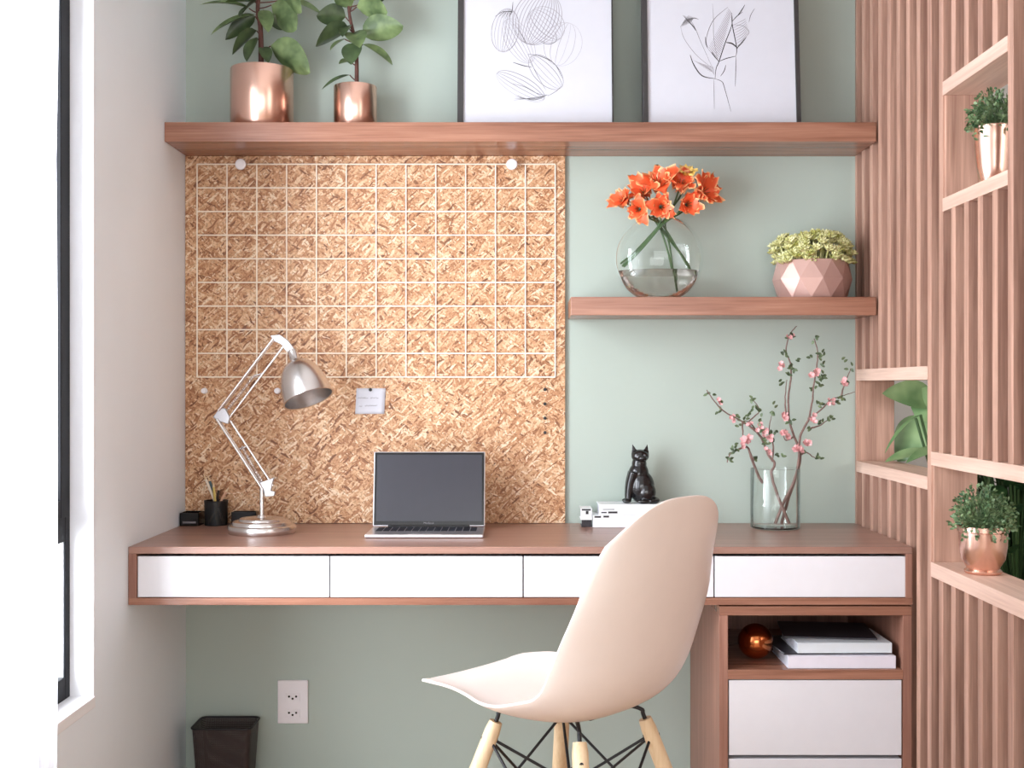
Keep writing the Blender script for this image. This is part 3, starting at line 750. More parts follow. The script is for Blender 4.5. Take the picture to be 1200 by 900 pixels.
def draw2(p, W, y):
    cx0 = 845.5; rnd = random.Random(5)
    Q = lambda px, py: (((px-cx0)*SS), y, (143-py)*SS)
    K = lambda zx, zy: Q(780+zx/6.92, zy/6.92)
    st = [([K(205, 395), K(235, 480), K(300, 570), K(405, 595)], 0.0016), ([K(405, 600), K(415, 510), K(440, 450), K(490, 300), K(550, 140), K(550, 40)], 0.0012),
          ([K(380, 370), K(410, 415), K(440, 450)], 0.0015), ([K(440, 450), K(500, 425), K(580, 405)], 0.0011), ([K(580, 400), K(585, 330), K(555, 150), K(550, 60)], 0.0012),
          ([K(585, 340), K(630, 290), K(665, 245)], 0.0018), ([K(500, 290), K(550, 300), K(595, 340)], 0.0020), ([K(578, 400), K(575, 520), K(568, 660)], 0.0008),
          ([K(405, 595), K(460, 620), K(480, 670), K(530, 870)], 0.0009), ([K(450, 575), K(480, 530), K(495, 480)], 0.0010), ([K(330, 240), K(335, 300), K(350, 340)], 0.0008),
          ([K(690, 120), K(705, 60), K(740, 0)], 0.0007), ([K(600, 60), K(630, 20), K(660, -30)], 0.0013), ([K(555, 110), K(590, 70), K(640, 30)], 0.0011)]
    stl = [([K(395, 600), K(395, 700), K(395, 850)], 0.0006), ([K(395, -40), K(400, 100), K(400, 250), K(430, 450)], 0.0005), ([K(130, 150), K(160, 260), K(260, 400), K(400, 520)], 0.0005), ([K(160, 60), K(230, 130), K(300, 300), K(400, 540)], 0.0005),
           ([K(350, 340), K(340, 250), K(400, 100), K(520, -10)], 0.0008), ([K(550, 140), K(640, 150), K(690, 200), K(660, 245)], 0.0006)]
    stm = []
    for k in range(26):
        f = k/26; a = (350+f*180, 340-f*350); b_ = (440+f*110, 450-f*420)
        stm.append(([K(*a), K((a[0]+b_[0])/2+12, (a[1]+b_[1])/2+20), K(*b_)], 0.0009))
    for k in range(9): stm.append(([K(590-k*4, 320-k*22), K(640, 280-k*22), K(690-k*3, 200-k*14)], 0.0007))
    for k in range(10): stl.append(([K(130+k*9, 160-k*4), K(160+k*9, 110-k*3), K(200+k*9, 60+k*4)], 0.0007)); 
    for k in range(8): stl.append(([K(150+k*8, 60+k*10), K(190+k*7, 100+k*8), K(240+k*2, 170+k*3)], 0.0008))
    for k in range(9): stm.append(([K(230+k*16, 440+k*12), K(300+k*10, 470+k*8), K(400, 500+k*8)], 0.0005))
    pen(p, 'drawing', stm, M['inkm']); pen(p, 'drawing', stl, M['inkl']); pen(p, 'drawing', st, M['ink'])
framed((536-611)*SS, (719-611)*SS, 'black framed pencil drawing of seed pods, left of the two framed prints', 0.10, 0.0, 0.016, 0.004, draw1)
framed((753-611)*SS, (938.5-611)*SS, 'black framed pencil drawing of leaf sprigs, right of the two framed prints', 0.10, 0.0, 0.015, 0.012, draw2)

# ------------------------------------------------------------------ fig plants on the long shelf
def figplant(px, rad, h, label, stem, leaves, seed, sd):
    rnd = random.Random(seed); y = -0.105
    b0 = P(px, 143, y); b0.z = S1+0.0004
    t = thing('potted_fig', label, 'potted plant', b0, 0, 'fig plants in copper pots on the long shelf')
    obj('pot', lt([(0, 0), (rad-0.002, 0), (rad, 0.002), (rad, h-0.002), (rad-0.001, h), (rad-0.0035, h-0.001), (rad-0.004, h-0.02), (0, h-0.02)], 64), M['copper'], t, smooth=True)
    o = obj('soil', lt([(0, h-0.012), (rad*0.5, h-0.013), (rad-0.004, h-0.016), (rad-0.004, h-0.0195), (0, h-0.0195)], 32), M['soil'], t, smooth=True)
    sp_ = [P(a, b_, y+c)-b0 for a, b_, c in stem]; sp_[0].z = h-0.016
    path = smoothpath(sp_, 5)
    bm = bmesh.new(); tube(bm, path, [0.0065*sd*(1-0.5*i/len(path)) for i in range(len(path))], 10)
    L1, L2 = bmesh.new(), bmesh.new()
    def near(q):
        return min(path, key=lambda v: abs(v.z-q.z)+(0 if v.z <= q.z+0.01 else 0.02))
    for (bx_, by_, tx, ty, w, dy, dark, side) in leaves:
        a = P(bx_, by_, y)-b0; c = P(tx, ty, y+dy)-b0; d = c-a
        s0 = near(a+Vector((0, 0, -0.012)))
        tube(bm, smoothpath([s0, (s0+a)/2+Vector((0, 0, -0.002)), a], 4), 0.0018, 6)
        dr = 0.5; ln = d.length
        dd = d.normalized()+Vector((0, 0, dr*0.45))
        leaf(L2 if dark else L1, a, dd, side, ln*1.08, w*SS*1.18, dr, 0.35, 10)
    # crown above the frame
    z1 = path[-1].z; zt = [v for v in path if v.z > (P(0, 6, y).z-b0.z)]
    for k, v in enumerate(zt):
        for q in range(3):
            a = rnd.uniform(0, 2*PI); ln = rnd.uniform(0.05, 0.085); d = Vector((math.cos(a), math.sin(a)*0.7, rnd.uniform(0.1, 0.8)))
            if d.y > 0: d.y *= 0.5; ln *= 0.8
            st_ = v + d.normalized()*0.02; tube(bm, [v, st_], 0.0015, 5)
            leaf(L1 if rnd.random() < 0.6 else L2, st_, d, (-d.y, d.x, 0.2), ln, ln*0.6, 0.5, 0.3, 8)
    obj('stem', bm, M['bark'], t, smooth=True)
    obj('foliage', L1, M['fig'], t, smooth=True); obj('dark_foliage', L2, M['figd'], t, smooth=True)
X_ = (0.2, 1, 0.5)
figplant(307, 0.0855, 0.165, 'taller large leaved fig in the wider copper pot, far left on long shelf',
  [(306, 84, 0), (306, 60, 0), (305, 30, 0), (302, 10, 0), (306, -30, 0), (304, -70, 0)],
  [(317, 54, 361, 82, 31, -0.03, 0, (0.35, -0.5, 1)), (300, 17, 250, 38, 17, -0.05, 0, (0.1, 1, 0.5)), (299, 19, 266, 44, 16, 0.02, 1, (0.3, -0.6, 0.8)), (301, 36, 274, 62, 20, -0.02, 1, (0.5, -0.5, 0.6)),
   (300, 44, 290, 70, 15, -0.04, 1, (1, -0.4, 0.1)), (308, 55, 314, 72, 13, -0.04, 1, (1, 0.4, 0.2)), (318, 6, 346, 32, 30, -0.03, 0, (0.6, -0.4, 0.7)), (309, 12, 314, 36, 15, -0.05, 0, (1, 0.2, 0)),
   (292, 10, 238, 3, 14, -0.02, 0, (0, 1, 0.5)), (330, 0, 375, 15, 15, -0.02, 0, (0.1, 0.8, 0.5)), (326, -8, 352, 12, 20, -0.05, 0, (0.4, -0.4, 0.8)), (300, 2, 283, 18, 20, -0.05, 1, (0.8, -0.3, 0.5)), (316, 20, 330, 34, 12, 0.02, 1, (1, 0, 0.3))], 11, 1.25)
figplant(416.5, 0.059, 0.119, 'smaller fig in the narrower copper pot, beside the left framed print',
  [(418, 104, 0), (418, 70, 0), (417, 50, 0), (410, 20, 0), (408, -10, 0), (411, -40, 0)],
  [(409, 33, 372, 52, 24, -0.04, 1, (0.2, -0.8, 0.6)), (410, 88, 379, 103, 10, -0.02, 1, (0.3, 1, 0.6)), (425, 52, 458, 74, 15, -0.03, 0, (0.3, 0.9, 0.5)), (425, 42, 469, 28, 28, -0.05, 0, (0.2, -0.6, 0.9)),
   (405, 20, 373, 17, 22, -0.03, 1, (0.1, -0.4, 1)), (413, 38, 421, 54, 22, -0.07, 0, (1, 0.2, 0.2)), (416, 50, 412, 74, 22, -0.02, 1, (1, -0.3, 0)), (404, 46, 388, 58, 12, -0.02, 0, (0.4, 0.8, 0.5)), (411, 72, 398, 74, 8, -0.04, 0, (0, 1, 0.4)),
   (418, 8, 452, 12, 24, -0.05, 0, (0.1, -0.5, 1)), (424, 4, 457, -12, 18, 0, 1, (0.1, -0.5, 1)), (408, 30, 402, 42, 12, -0.05, 1, (1, 0, 0.2)), (412, 8, 395, -6, 18, -0.05, 0, (0.5, -0.5, 0.7))], 12, 0.95)

# ------------------------------------------------------------------ moon vase with orange flowers
def moonvase():
    c = Vector((P(772, 300, -0.105).x, -0.105, S2+0.0005))
    t = thing('round_glass_vase', 'round flattened clear glass vase with water on short shelf', 'vase', c)
    R, zc, k = 0.1225, 0.113, 0.62
    a0 = math.asin(0.112/R) if 0.112 < R else 1.3
    a0 = -1.16; a1 = 1.12
    prof = [(0, 0.0)] + [(R*math.cos(a0+(a1-a0)*i/30), max(0.0, zc+R*math.sin(a0+(a1-a0)*i/30))) for i in range(31)]
    prof[1] = (prof[1][0], 0.0005); top = prof[-1]; prof.append((top[0]+0.003, top[1]+0.003))
    bm = lt(prof, 64, sy=k); o = obj('vase_wall', bm, M['glass'], t, smooth=True)
    zw = 0.078; ri = R-0.0045
    wp = [(0, 0.005)] + [(ri*math.cos(a), zc+ri*math.sin(a)) for a in [-1.12+(math.asin((zw-zc)/ri)+1.12)*i/14 for i in range(15)]] + [(0, zw)]
    obj('water', lt(wp, 64, sy=k), M['water'], t, smooth=False)
    return c
vc = moonvase()
def lily(px, py, lab, stempts, sc=1.0, yellow=False, seed=1, dirv=(0, -0.4, 0.6), y=-0.105):
    rnd = random.Random(seed); b0 = P(px, py, y)
    sp0 = P(*stempts[-1]); t = thing('orange_lily', lab, 'flower', sp0, 0, 'orange lilies in the round vase')
    pts = [b0-sp0] + [P(*q)-sp0 for q in stempts]
    obj('stem', tb(smoothpath(pts, 5), 0.0026, 8), M['stemg'], t, smooth=True)
    bm = bmesh.new(); lay = bm.verts.layers.float.new('edge')
    D = Vector(dirv).normalized(); u = D.cross(Vector((0.3, 0.2, 1))).normalized(); w = D.cross(u)
    npet = 8
    for k in range(npet):
        a = 2*PI*k/npet + rnd.uniform(-.2, .2); rad = u*math.cos(a)+w*math.sin(a); side = D.cross(rad)
        L_ = 0.056*sc*rnd.uniform(.8, 1.15); Wd = 0.046*sc; n = 9; rows = []
        ph = rnd.uniform(0, 6); op = rnd.uniform(0.55, 1.15)
        for i in range(n+1):
            s = i/n; ang = s*1.9*op
            p = b0-sp0 + D*(L_*(math.sin(ang)/1.6)) + rad*(L_*(1-math.cos(ang))/1.6 + 0.004)
            ww = Wd*0.5*math.sin(PI*min(0.97, s*0.9+0.09))**0.7
            row = []
            for j in range(7):
                f = j/3-1; ruf = 0.0075*sc*abs(f)**2*math.sin(s*16+ph+f*2)
                v = bm.verts.new(p + side*(ww*f) + D*ruf*1.2 + rad*(ruf-0.006*f*f*sc)); v[lay] = max(abs(f)**2, s**6); row.append(v)
            rows.append(row)
        for i in range(n):
            for j in range(6): bm.faces.new((rows[i][j], rows[i][j+1], rows[i+1][j+1], rows[i+1][j]))
    m = M['orange']
    if yellow: m = M['cream_pet']
    o = obj('petals', bm, m, t, smooth=True)
    bm = bmesh.new()
    for k in range(6):
        a = 2*PI*k/6; q = D*0.026*sc + (u*math.cos(a)+w*math.sin(a))*0.009*sc
        tube(bm, [b0-sp0, b0-sp0+q], 0.0007, 5)
    obj('stamens', bm, M['stemg'], t)
M['cream_pet'] = mat('cream_yellow_petal', (250, 214, 120), 0.5, vary=0.08)
K1 = (775, 262, -0.105)
LL = [(734, 238, 'orange lily at the far left of the bouquet in the round vase', [(757, 252, -.10), (775, 262, -.10), (806, 312, -.10), (811, 320, -.10)], 1.0, (-0.5, -0.55, 0.35)),
 (750, 245, 'orange lily low left in the bouquet, overlapping the vase rim', [(762, 256, -.12), (772, 264, -.11), (784, 300, -.12), (791, 338, -.10)], 0.95, (-0.3, -0.8, -0.15)),
 (757, 229, 'orange lily between the far left and the central blooms of the bouquet', [(765, 250, -.10), (771, 264, -.105), (804, 306, -.09), (809, 318, -.09)], 1.05, (-0.35, -0.6, 0.45)),
 (771, 220, 'large orange lily at the centre of the bouquet', [(772, 248, -.105), (772, 262, -.105), (800, 300, -.09), (808, 316, -.09)], 1.25, (-0.1, -0.7, 0.45)),
 (774, 242, 'orange lily lowest at the centre of the bouquet above the vase mouth', [(774, 252, -.12), (772, 264, -.115), (748, 294, -.12), (730, 310, -.11)], 0.9, (0.05, -0.85, -0.2)),
 (796, 222, 'upright orange lily right of the bouquet centre, under the cream lily', [(786, 248, -.105), (772, 265, -.11), (745, 294, -.11), (727, 309, -.105)], 1.15, (0.1, -0.6, 0.6)),
 (803, 240, 'orange lily low right in the bouquet', [(792, 252, -.12), (776, 264, -.12), (752, 292, -.125), (731, 313, -.115)], 1.0, (0.25, -0.8, -0.1)),
 (819, 228, 'orange lily at the far right of the bouquet in the round vase', [(800, 248, -.105), (776, 262, -.115), (750, 292, -.12), (729, 312, -.11)], 1.2, (0.5, -0.6, 0.2))]
for k, (a_, b_, lab, st, sc_, dv) in enumerate(LL): lily(a_, b_, lab, st, sc_, seed=k+1, dirv=dv)
lily(804, 207, 'small cream yellow lily at the top of the bouquet', [(797, 230, -.09), (780, 258, -.09), (785, 290, -.09), (790, 326, -.09)], 0.62, True, seed=16, dirv=(0.0, -0.5, 0.7))

# ------------------------------------------------------------------ faceted pot with succulents
def geopot():
    c = Vector((P(951.5, 347, -0.105).x, -0.107, S2+0.0004))
    t = thing('potted_succulents', 'pale green succulents in a faceted dusty pink pot on short shelf', 'potted plant', c)
    n = 11; h = 0.104; rt, rm_, rb = 0.098, 0.1085, 0.094; sy_ = 0.88; off = -0.227
    bm = bmesh.new()
    ring = lambda r, z, o: [bm.verts.new((r*math.cos(2*PI*(k+o)/n-PI/2+off), sy_*r*math.sin(2*PI*(k+o)/n-PI/2+off), z)) for k in range(n)]
    T = ring(rt, h, 0); Mi = ring(rm_, h*0.5, 0.5); B = ring(rb, 0, 0)
    Ti = ring(rt-0.005, h, 0); Tb = ring(rt-0.008, h-0.015, 0)
    for k in range(n):
        k2 = (k+1) % n
        bm.faces.new((T[k], T[k2], Mi[k])); bm.faces.new((B[k], Mi[k], B[k2]))
        bm.faces.new((T[k], Mi[k], Mi[k-1])); bm.faces.new((B[k], Mi[k-1], Mi[k]))
        bm.faces.new((T[k], Ti[k], Ti[k2], T[k2])); bm.faces.new((Ti[k], Tb[k], Tb[k2], Ti[k2]))
    bm.faces.new(B); bm.faces.new(Tb)
    # scored diamond outlines
    obj('pot', bm, M['geo'], t, bevel=0.0012)
    rnd = random.Random(8)
    obj('soil', lt([(0, h-0.006), (rt-0.014, h-0.010), (rt-0.014, h-0.0145), (0, h-0.0145)], 24, sy=sy_), M['soil'], t)
    bm = bmesh.new()
    for k in range(150):
        a = rnd.uniform(0, 2*PI); r = math.sqrt(rnd.random())*0.108
        x, y = r*math.cos(a), r*math.sin(a)*0.80; z = h+0.010+0.052*(1-(r/0.135)**3)+rnd.uniform(-.008, .014)
        if r > 0.085: z = h+rnd.uniform(-.006, .048)
        cc = Vector((x, y, z)); D = Vector((x*5, y*5-0.25, 0.8)).normalized(); u = D.cross(Vector((0.1, 1, 0.2))).normalized(); w = D.cross(u)
        for ringi, (nn, ln, op) in enumerate(((6, 0.019, 1.1), (5, 0.015, 0.6), (3, 0.010, 0.2))):
            for q in range(nn):
                an = 2*PI*q/nn+ringi*0.6+rnd.uniform(-.2, .2); rd = (u*math.cos(an)+w*math.sin(an))
                dd = rd*math.sin(op)+D*math.cos(op)
                side = D.cross(rd); W_ = ln*0.36; base = cc
                mid = base+dd*ln*0.55; tip = base+dd*ln+D*ln*0.15; nrm = dd.cross(side)
                vs = [bm.verts.new(p) for p in (base-side*W_*.4, base+side*W_*.4, mid+side*W_, mid-side*W_, tip, mid+nrm*W_*0.8, mid-nrm*W_*0.8)]
                for f in ((0, 1, 5), (1, 2, 5), (2, 4, 5), (4, 3, 5), (3, 0, 5), (1, 0, 6), (2, 1, 6), (4, 2, 6), (3, 4, 6), (0, 3, 6)): bm.faces.new([vs[i] for i in f])
        tube(bm, [Vector((x*0.8, y*0.75, h-0.01)), cc], 0.0016, 5)
    obj('rosettes', bm, M['succ'], t, smooth=True)
geopot()

# ------------------------------------------------------------------ cylinder vase with flowering branches
def cylvase():
    y = -0.12
    c = Vector((P(908.5, 600, y).x, y, DT+0.0004))
    t = thing('cylinder_glass_vase', 'clear glass cylinder vase on the right part of desk', 'vase', c)
    R, h = 0.067, 0.163
    obj('vase_wall', lt([(R-0.0025, 0.006), (R-0.0025, h), (R-0.001, h+0.001), (R, h), (R+0.0005, 0.06), (R, 0.004), (R-0.004, 0), (0, 0), ], 64), M['glass'], t, smooth=True)
    obj('vase_foot', lt([(0, 0.0012), (R-0.006, 0.0012), (R-0.0035, 0.0035), (R-0.004, 0.006), (0, 0.006)], 64), M['water'], t, smooth=True)
    return c
cylvase()
def branch(label, stems, blossoms, leaves, seed, y=-0.12):
    rnd = random.Random(seed); b0 = P(*stems[0][0])
    t = thing('flowering_branch', label, 'flowering branch', b0, 0, 'flowering branches in the cylinder vase')
    bm = bmesh.new()
    for q, st in enumerate(stems):
        pts = [P(*s)-b0 for s in st]; pth = smoothpath(pts, 5); n = len(pth)
        pth = [p + Vector((rnd.uniform(-1, 1), 0, rnd.uniform(-1, 1)))*0.0007 for p in pth]
        r0 = 0.0046 if q == 0 else 0.0028
        tube(bm, pth, [r0*(1-0.72*i/n) for i in range(n)], 6)
    obj('twig', bm, M['twig'], t, smooth=True)
    bm = bmesh.new()
    for (px, py, s) in blossoms:
        for e in range(4):
            c = P(px+rnd.uniform(-4, 4), py+rnd.uniform(-4, 4), y+rnd.uniform(-.012, .002))-b0; D = Vector((rnd.uniform(-.6, .6), -0.8, rnd.uniform(-.2, .8))).normalized(); u = D.cross(Vector((0.2, 0.1, 1))).normalized(); w = D.cross(u)
            for k in range(5):
                a = 2*PI*k/5; rd = u*math.cos(a)+w*math.sin(a)
                leaf(bm, c, rd*0.7+D*0.5, D.cross(rd), 0.0095*s, 0.0075*s, 0, 0.3, 4)
    obj('blossoms', bm, M['pink'], t, smooth=True)
    bm = bmesh.new()
    for (px, py, k) in leaves:
        for e in range(k+1):
            c = P(px+rnd.uniform(-3, 3), py+rnd.uniform(-3, 3), y+rnd.uniform(-.01, .004))-b0; a = rnd.uniform(0, 2*PI)
            d = Vector((math.cos(a), rnd.uniform(-.4, .4), math.sin(a)*0.8+0.3))
            leaf(bm, c, d, (d.z, 0.5, -d.x), 0.0125, 0.007, 0.2, 0.3, 5)
    obj('leaves', bm, M['tleaf'], t, smooth=True)
branch('flowering branch arching far to the left out of the cylinder vase',
  [[(925, 614, -.13), (912, 582, -.13), (904, 556, -.125), (908, 543, -.12), (900, 533, -.12), (893, 515, -.115), (884, 504, -.115), (870, 494, -.12), (850, 483, -.125), (840, 474, -.13), (828, 457, -.13)],
   [(893, 513, -.115), (880, 497, -.11), (873, 493, -.11)], [(882, 503, -.115), (877, 495, -.11), (890, 481, -.11), (880, 466, -.11)], [(905, 541, -.12), (906, 520, -.12), (901, 505, -.12), (905, 483, -.12)], [(870, 494, -.12), (871, 512, -.12), (876, 518, -.12)]],
  [(843, 470, .8), (858, 490, .8), (889, 500, .9), (897, 508, .9), (902, 513, .9), (899, 528, .8), (875, 517, 1.4), (880, 495, .7)],
  [(832, 463, 2), (845, 473, 1), (842, 482, 1), (866, 489, 3), (871, 492, 2), (880, 467, 3), (885, 477, 2), (891, 483, 3), (906, 483, 3), (907, 476, 1), (880, 487, 2), (864, 500, 1), (888, 495, 2), (896, 505, 2), (903, 510, 2), (905, 517, 2), (914, 533, 3), (894, 515, 2), (900, 520, 2), (911, 505, 1)], 21)
branch('tallest flowering branch rising straight from the cylinder vase',
  [[(916, 614, -.11), (922, 590, -.11), (932, 560, -.11), (938, 533, -.11), (931, 512, -.115), (925, 493, -.115), (924, 465, -.12), (927, 440, -.12), (926, 425, -.12), (921, 412, -.12), (925, 393, -.12), (934, 382, -.12)], [(922, 490, -.12), (920, 470, -.12), (922, 445, -.12)], [(938, 533, -.11), (945, 530, -.11), (952, 535, -.11), (960, 538, -.11)], [(930, 512, -.11), (921, 516, -.115), (918, 510, -.115)]],
  [(920, 487, 1.3), (921, 509, 1.2), (918, 428, 1.0), (926, 396, .8), (936, 527, 1.5), (945, 519, .9)],
  [(927, 432, 4), (930, 434, 3), (927, 394, 3), (926, 493, 3), (914, 449, 2), (917, 414, 1), (922, 416, 2), (926, 442, 3), (936, 422, 1), (960, 538, 4), (941, 530, 2), (938, 528, 2)], 22)
branch('forked flowering branch leaning right out of the cylinder vase toward the divider',
  [[(908, 614, -.12), (918, 590, -.12), (930, 565, -.12), (936, 540, -.12), (937, 515, -.12), (943, 500, -.12), (948, 490, -.12), (952, 470, -.12), (953, 455, -.12), (957, 430, -.12), (958, 412, -.12), (954, 397, -.12)],
   [(947, 491, -.12), (960, 482, -.12), (975, 468, -.12), (988, 464, -.12), (1002, 459, -.12)], [(950, 502, -.12), (962, 498, -.12), (972, 490, -.12)], [(985, 466, -.12), (990, 450, -.12), (997, 432, -.12)]],
  [(954, 437, 1.2), (951, 491, 1.1), (990, 447, 1.0), (975, 470, .8), (945, 520, .8)],
  [(954, 397, 4), (962, 416, 3), (962, 425, 3), (958, 414, 1), (947, 417, 1), (963, 443, 5), (960, 450, 4), (966, 440, 3), (960, 473, 4), (980, 470, 4), (987, 465, 3), (972, 491, 4), (961, 498, 2), (948, 504, 2), (997, 432, 2), (993, 448, 2), (950, 460, 1), (988, 422, 1)], 23)
branch('short flowering branch drooping over the left rim of the cylinder vase',
  [[(894, 566, -.10), (888, 556, -.10), (881, 538, -.105), (877, 526, -.11), (873, 524, -.115), (862, 528, -.12), (855, 533, -.125), (852, 542, -.13)], [(877, 526, -.11), (884, 540, -.11)]],
  [(872, 520, .9)], [(853, 538, 3), (859, 528, 3), (858, 523, 2), (884, 541, 3), (861, 527, 1)], 24)

# ------------------------------------------------------------------ potted herbs in the divider niches
def bush(bm, c, rx, ry, rz, n, seed, ls=0.009, trail=0):
    rnd = random.Random(seed)
    for k in range(n):
        a = rnd.uniform(0, 2*PI); ct = rnd.uniform(-0.15, 1); st_ = math.sqrt(max(0, 1-ct*ct)); rr = rnd.uniform(0.55, 1.05)
        p = Vector((c[0]+rx*st_*math.cos(a)*rr, c[1]+ry*st_*math.sin(a)*rr, c[2]+rz*ct*rr))
        d = Vector((math.cos(a)*st_, math.sin(a)*st_, ct)) + Vector((rnd.uniform(-.8, .8), rnd.uniform(-.8, .8), rnd.uniform(-.8, .8)))
        leaf(bm, p, d, (rnd.uniform(-1, 1), rnd.uniform(-1, 1), rnd.uniform(-1, 1)), ls*rnd.uniform(.7, 1.3), ls*0.62, 0.2, 0.3, 3)
        if k % 5 == 0: tube(bm, [Vector((c[0]+(p.x-c[0])*0.2, c[1]+(p.y-c[1])*0.2, c[2]-0.012)), p], 0.0007, 4)
def herb(c, prof, label, rx, ry, rz, n, seed, trail, matp):
    t = thing('potted_herb', label, 'potted plant', c)
    obj('pot', lt(prof, 56), matp, t, smooth=True)
    hr = max(z for r, z in prof); rr = [r for r, z in prof if z == hr][0]
    obj('soil', lt([(0, hr-0.008), (rr-0.006, hr-0.010), (rr-0.006, hr-0.0125), (0, hr-0.0125)], 24), M['soil'], t)
    bm = bmesh.new(); bush(bm, (0, 0, hr+0.004), rx, ry, rz, n, seed)
    rnd = random.Random(seed+50)
    for a in trail:
        x, y = rr*1.02*math.cos(a), rr*1.02*math.sin(a); pts = [(x*0.8, y*0.8, hr), (x*1.04, y*1.04, hr+0.004), (x*1.1, y*1.1, hr-0.012), (x*1.08, y*1.08, hr-0.026)]
        tube(bm, pts, 0.0007, 4)
        for q in range(7):
            p = Vector(pts[1]).lerp(Vector(pts[3]), q/6); leaf(bm, p, (rnd.uniform(-1, 1), rnd.uniform(-1, 0), rnd.uniform(-.6, .6)), (rnd.uniform(-1, 1), 0.3, 1), 0.009, 0.006, 0.2, 0.3, 3)
    obj('foliage', bm, M['bush'], t, smooth=True)
herb((1.001, -0.800, N2[1]+0.0004), [(0, 0), (0.036, 0), (0.039, 0.003), (0.039, 0.007), (0.034, 0.011), (0.036, 0.016), (0.046, 0.032), (0.050, 0.060), (0.051, 0.090), (0.054, 0.092), (0.054, 0.103), (0.052, 0.104), (0.050, 0.1035), (0.048, 0.085), (0, 0.085)],
     'bushy green herb in an orange copper bowl pot on the lower right niche', 0.064, 0.078, 0.080, 950, 31, (-1.0, -2.2, -1.6, -2.7), M['copperp'] if 'copperp' in M else M['copper'])
herb((1.000, -0.862, N3[1]+0.0004), [(0, 0), (0.026, 0), (0.028, 0.003), (0.027, 0.008), (0.031, 0.014), (0.036, 0.04), (0.041, 0.085), (0.043, 0.120), (0.0445, 0.123), (0.044, 0.1255), (0.041, 0.125), (0.038, 0.105), (0, 0.105)],
     'dark green herb in a pale copper tumbler pot in the top right niche', 0.054, 0.058, 0.072, 800, 32, (-1.3, -2.4, -2.9), M['copper'])

# ------------------------------------------------------------------ plants in the next room behind the divider
def bigplant(x, y, ph, label, leaves, m, seed, pr=0.14):
    t = thing('floor_plant', label, 'potted plant', (x, y, 0), 0, 'tall plants behind the divider')
    obj('planter', lt([(0, 0), (pr*0.8, 0), (pr*0.82, 0.005), (pr, ph), (pr*0.93, ph), (pr*0.9, ph-0.04), (0, ph-0.04)], 40), M['white'], t, smooth=True)
    obj('soil', lt([(0, ph-0.032), (pr*0.9, ph-0.035), (pr*0.9, ph-0.0395), (0, ph-0.0395)], 24), M['soil'], t)
    st, lf = bmesh.new(), bmesh.new(); o = Vector((x, y, 0))
    for (b_, tip, w, side, dr, fold) in leaves:
        b_ = Vector(b_)-o; tip = Vector(tip)-o; root = Vector((b_.x*0.12, b_.y*0.12, ph-0.035))
        tube(st, smoothpath([root, Vector((b_.x*0.35, b_.y*0.35, (root.z+b_.z)/2)), b_], 6), 0.004, 6)
        d = tip-b_; leaf(lf, b_, d.normalized()+Vector((0, 0, dr*0.45)), side, d.length*1.04, w, dr, fold, 12)
    obj('stems', st, M['stemg'], t, smooth=True); obj('foliage', lf, m, t, smooth=True)
a1 = [((1.16, -0.04, 1.06), (1.00, -0.10, 1.10), 0.085, (0, 0.3, 1), 0.6, 0.2), ((1.15, 0.0, 1.02), (1.07, 0.0, 0.90), 0.10, (1, -0.2, 0.5), 0.3, 0.25), ((1.10, -0.06, 1.02), (1.20, -0.08, 1.10), 0.11, (0.3, 0.2, 1), 0.3, 0.2),
      ((1.10, -0.10, 1.03), (0.985, -0.16, 0.93), 0.014, (0.2, 1, 0.2), 0.9, 0.2), ((1.13, -0.10, 0.93), (1.00, -0.12, 0.905), 0.05, (0, 1, 0.4), 0.3, 0.2), ((1.15, -0.13, 0.94), (1.03, -0.2, 0.91), 0.03, (0, 1, 0.5), 0.5, 0.2),
      ((1.16, -0.2, 0.96), (1.07, -0.28, 0.91), 0.03, (0, 1, 0.5), 0.5, 0.2), ((1.30, 0.0, 1.1), (1.38, 0.05, 1.3), 0.12, (1, 0.3, 0), 0.5, 0.2), ((1.22, 0.08, 1.1), (1.15, 0.2, 1.28), 0.12, (1, 0.3, 0), 0.5, 0.2), ((1.3, -0.1, 0.9), (1.45, -0.2, 1.0), 0.12, (0, 1, 0.3), 0.5, 0.2)]
bigplant(1.24, -0.03, 0.42, 'large leaved light green plant behind the divider, seen through the left niche', a1, M['jungle'], 41)
rnd = random.Random(4); a2 = []
for k in range(170):
    a = rnd.uniform(0, 2*PI); z = rnd.uniform(0.40, 1.05); r = rnd.uniform(0.05, 0.24); b_ = Vector((1.52+0.7*r*math.cos(a), 0.27+0.7*r*math.sin(a), z))
    if True: a2.append((b_, b_+Vector((math.cos(a)*0.1, math.sin(a)*0.1, rnd.uniform(-.06, .06))), 0.055, (-math.sin(a), math.cos(a), 0.3), 0.5, 0.25))
bigplant(1.52, 0.27, 0.30, 'dense dark green plant behind the divider, seen through the lower right niche', a2, M['jungled'], 42)

# ------------------------------------------------------------------ power outlet
x0, x1 = gx(325), gx(360.5); zt, zb = EYE+(452-796.5)*3.381/F, EYE+(452-847)*3.381/F
t = thing('power_outlet', 'white double power outlet plate on the green wall below desk', 'power outlet', ((x0+x1)/2, 0, (zt+zb)/2)); W, Hh = (x1-x0)/2, (zt-zb)/2
obj('plate', bx(-W, W, -0.009, -0.0003, -Hh, Hh), M['plastic'], t, bevel=0.002)
for z in (0.014, -0.032):
    s = obj('socket', bx(-0.021, 0.021, -0.0105, -0.0088, z-0.012, z+0.012), M['plastic'], t, bevel=0.001)
    R = Matrix.Rotation(PI/2, 4, 'X')
    for (dx, dz) in ((-0.010, 0.002), (0, -0.004), (0.010, 0.002)):
        obj('socket_hole', lt([(0, 0.0110), (0.0030, 0.0110), (0.0030, 0.009)], 14, M4=R), M['bezel'], s, loc=(dx, 0, z+dz))

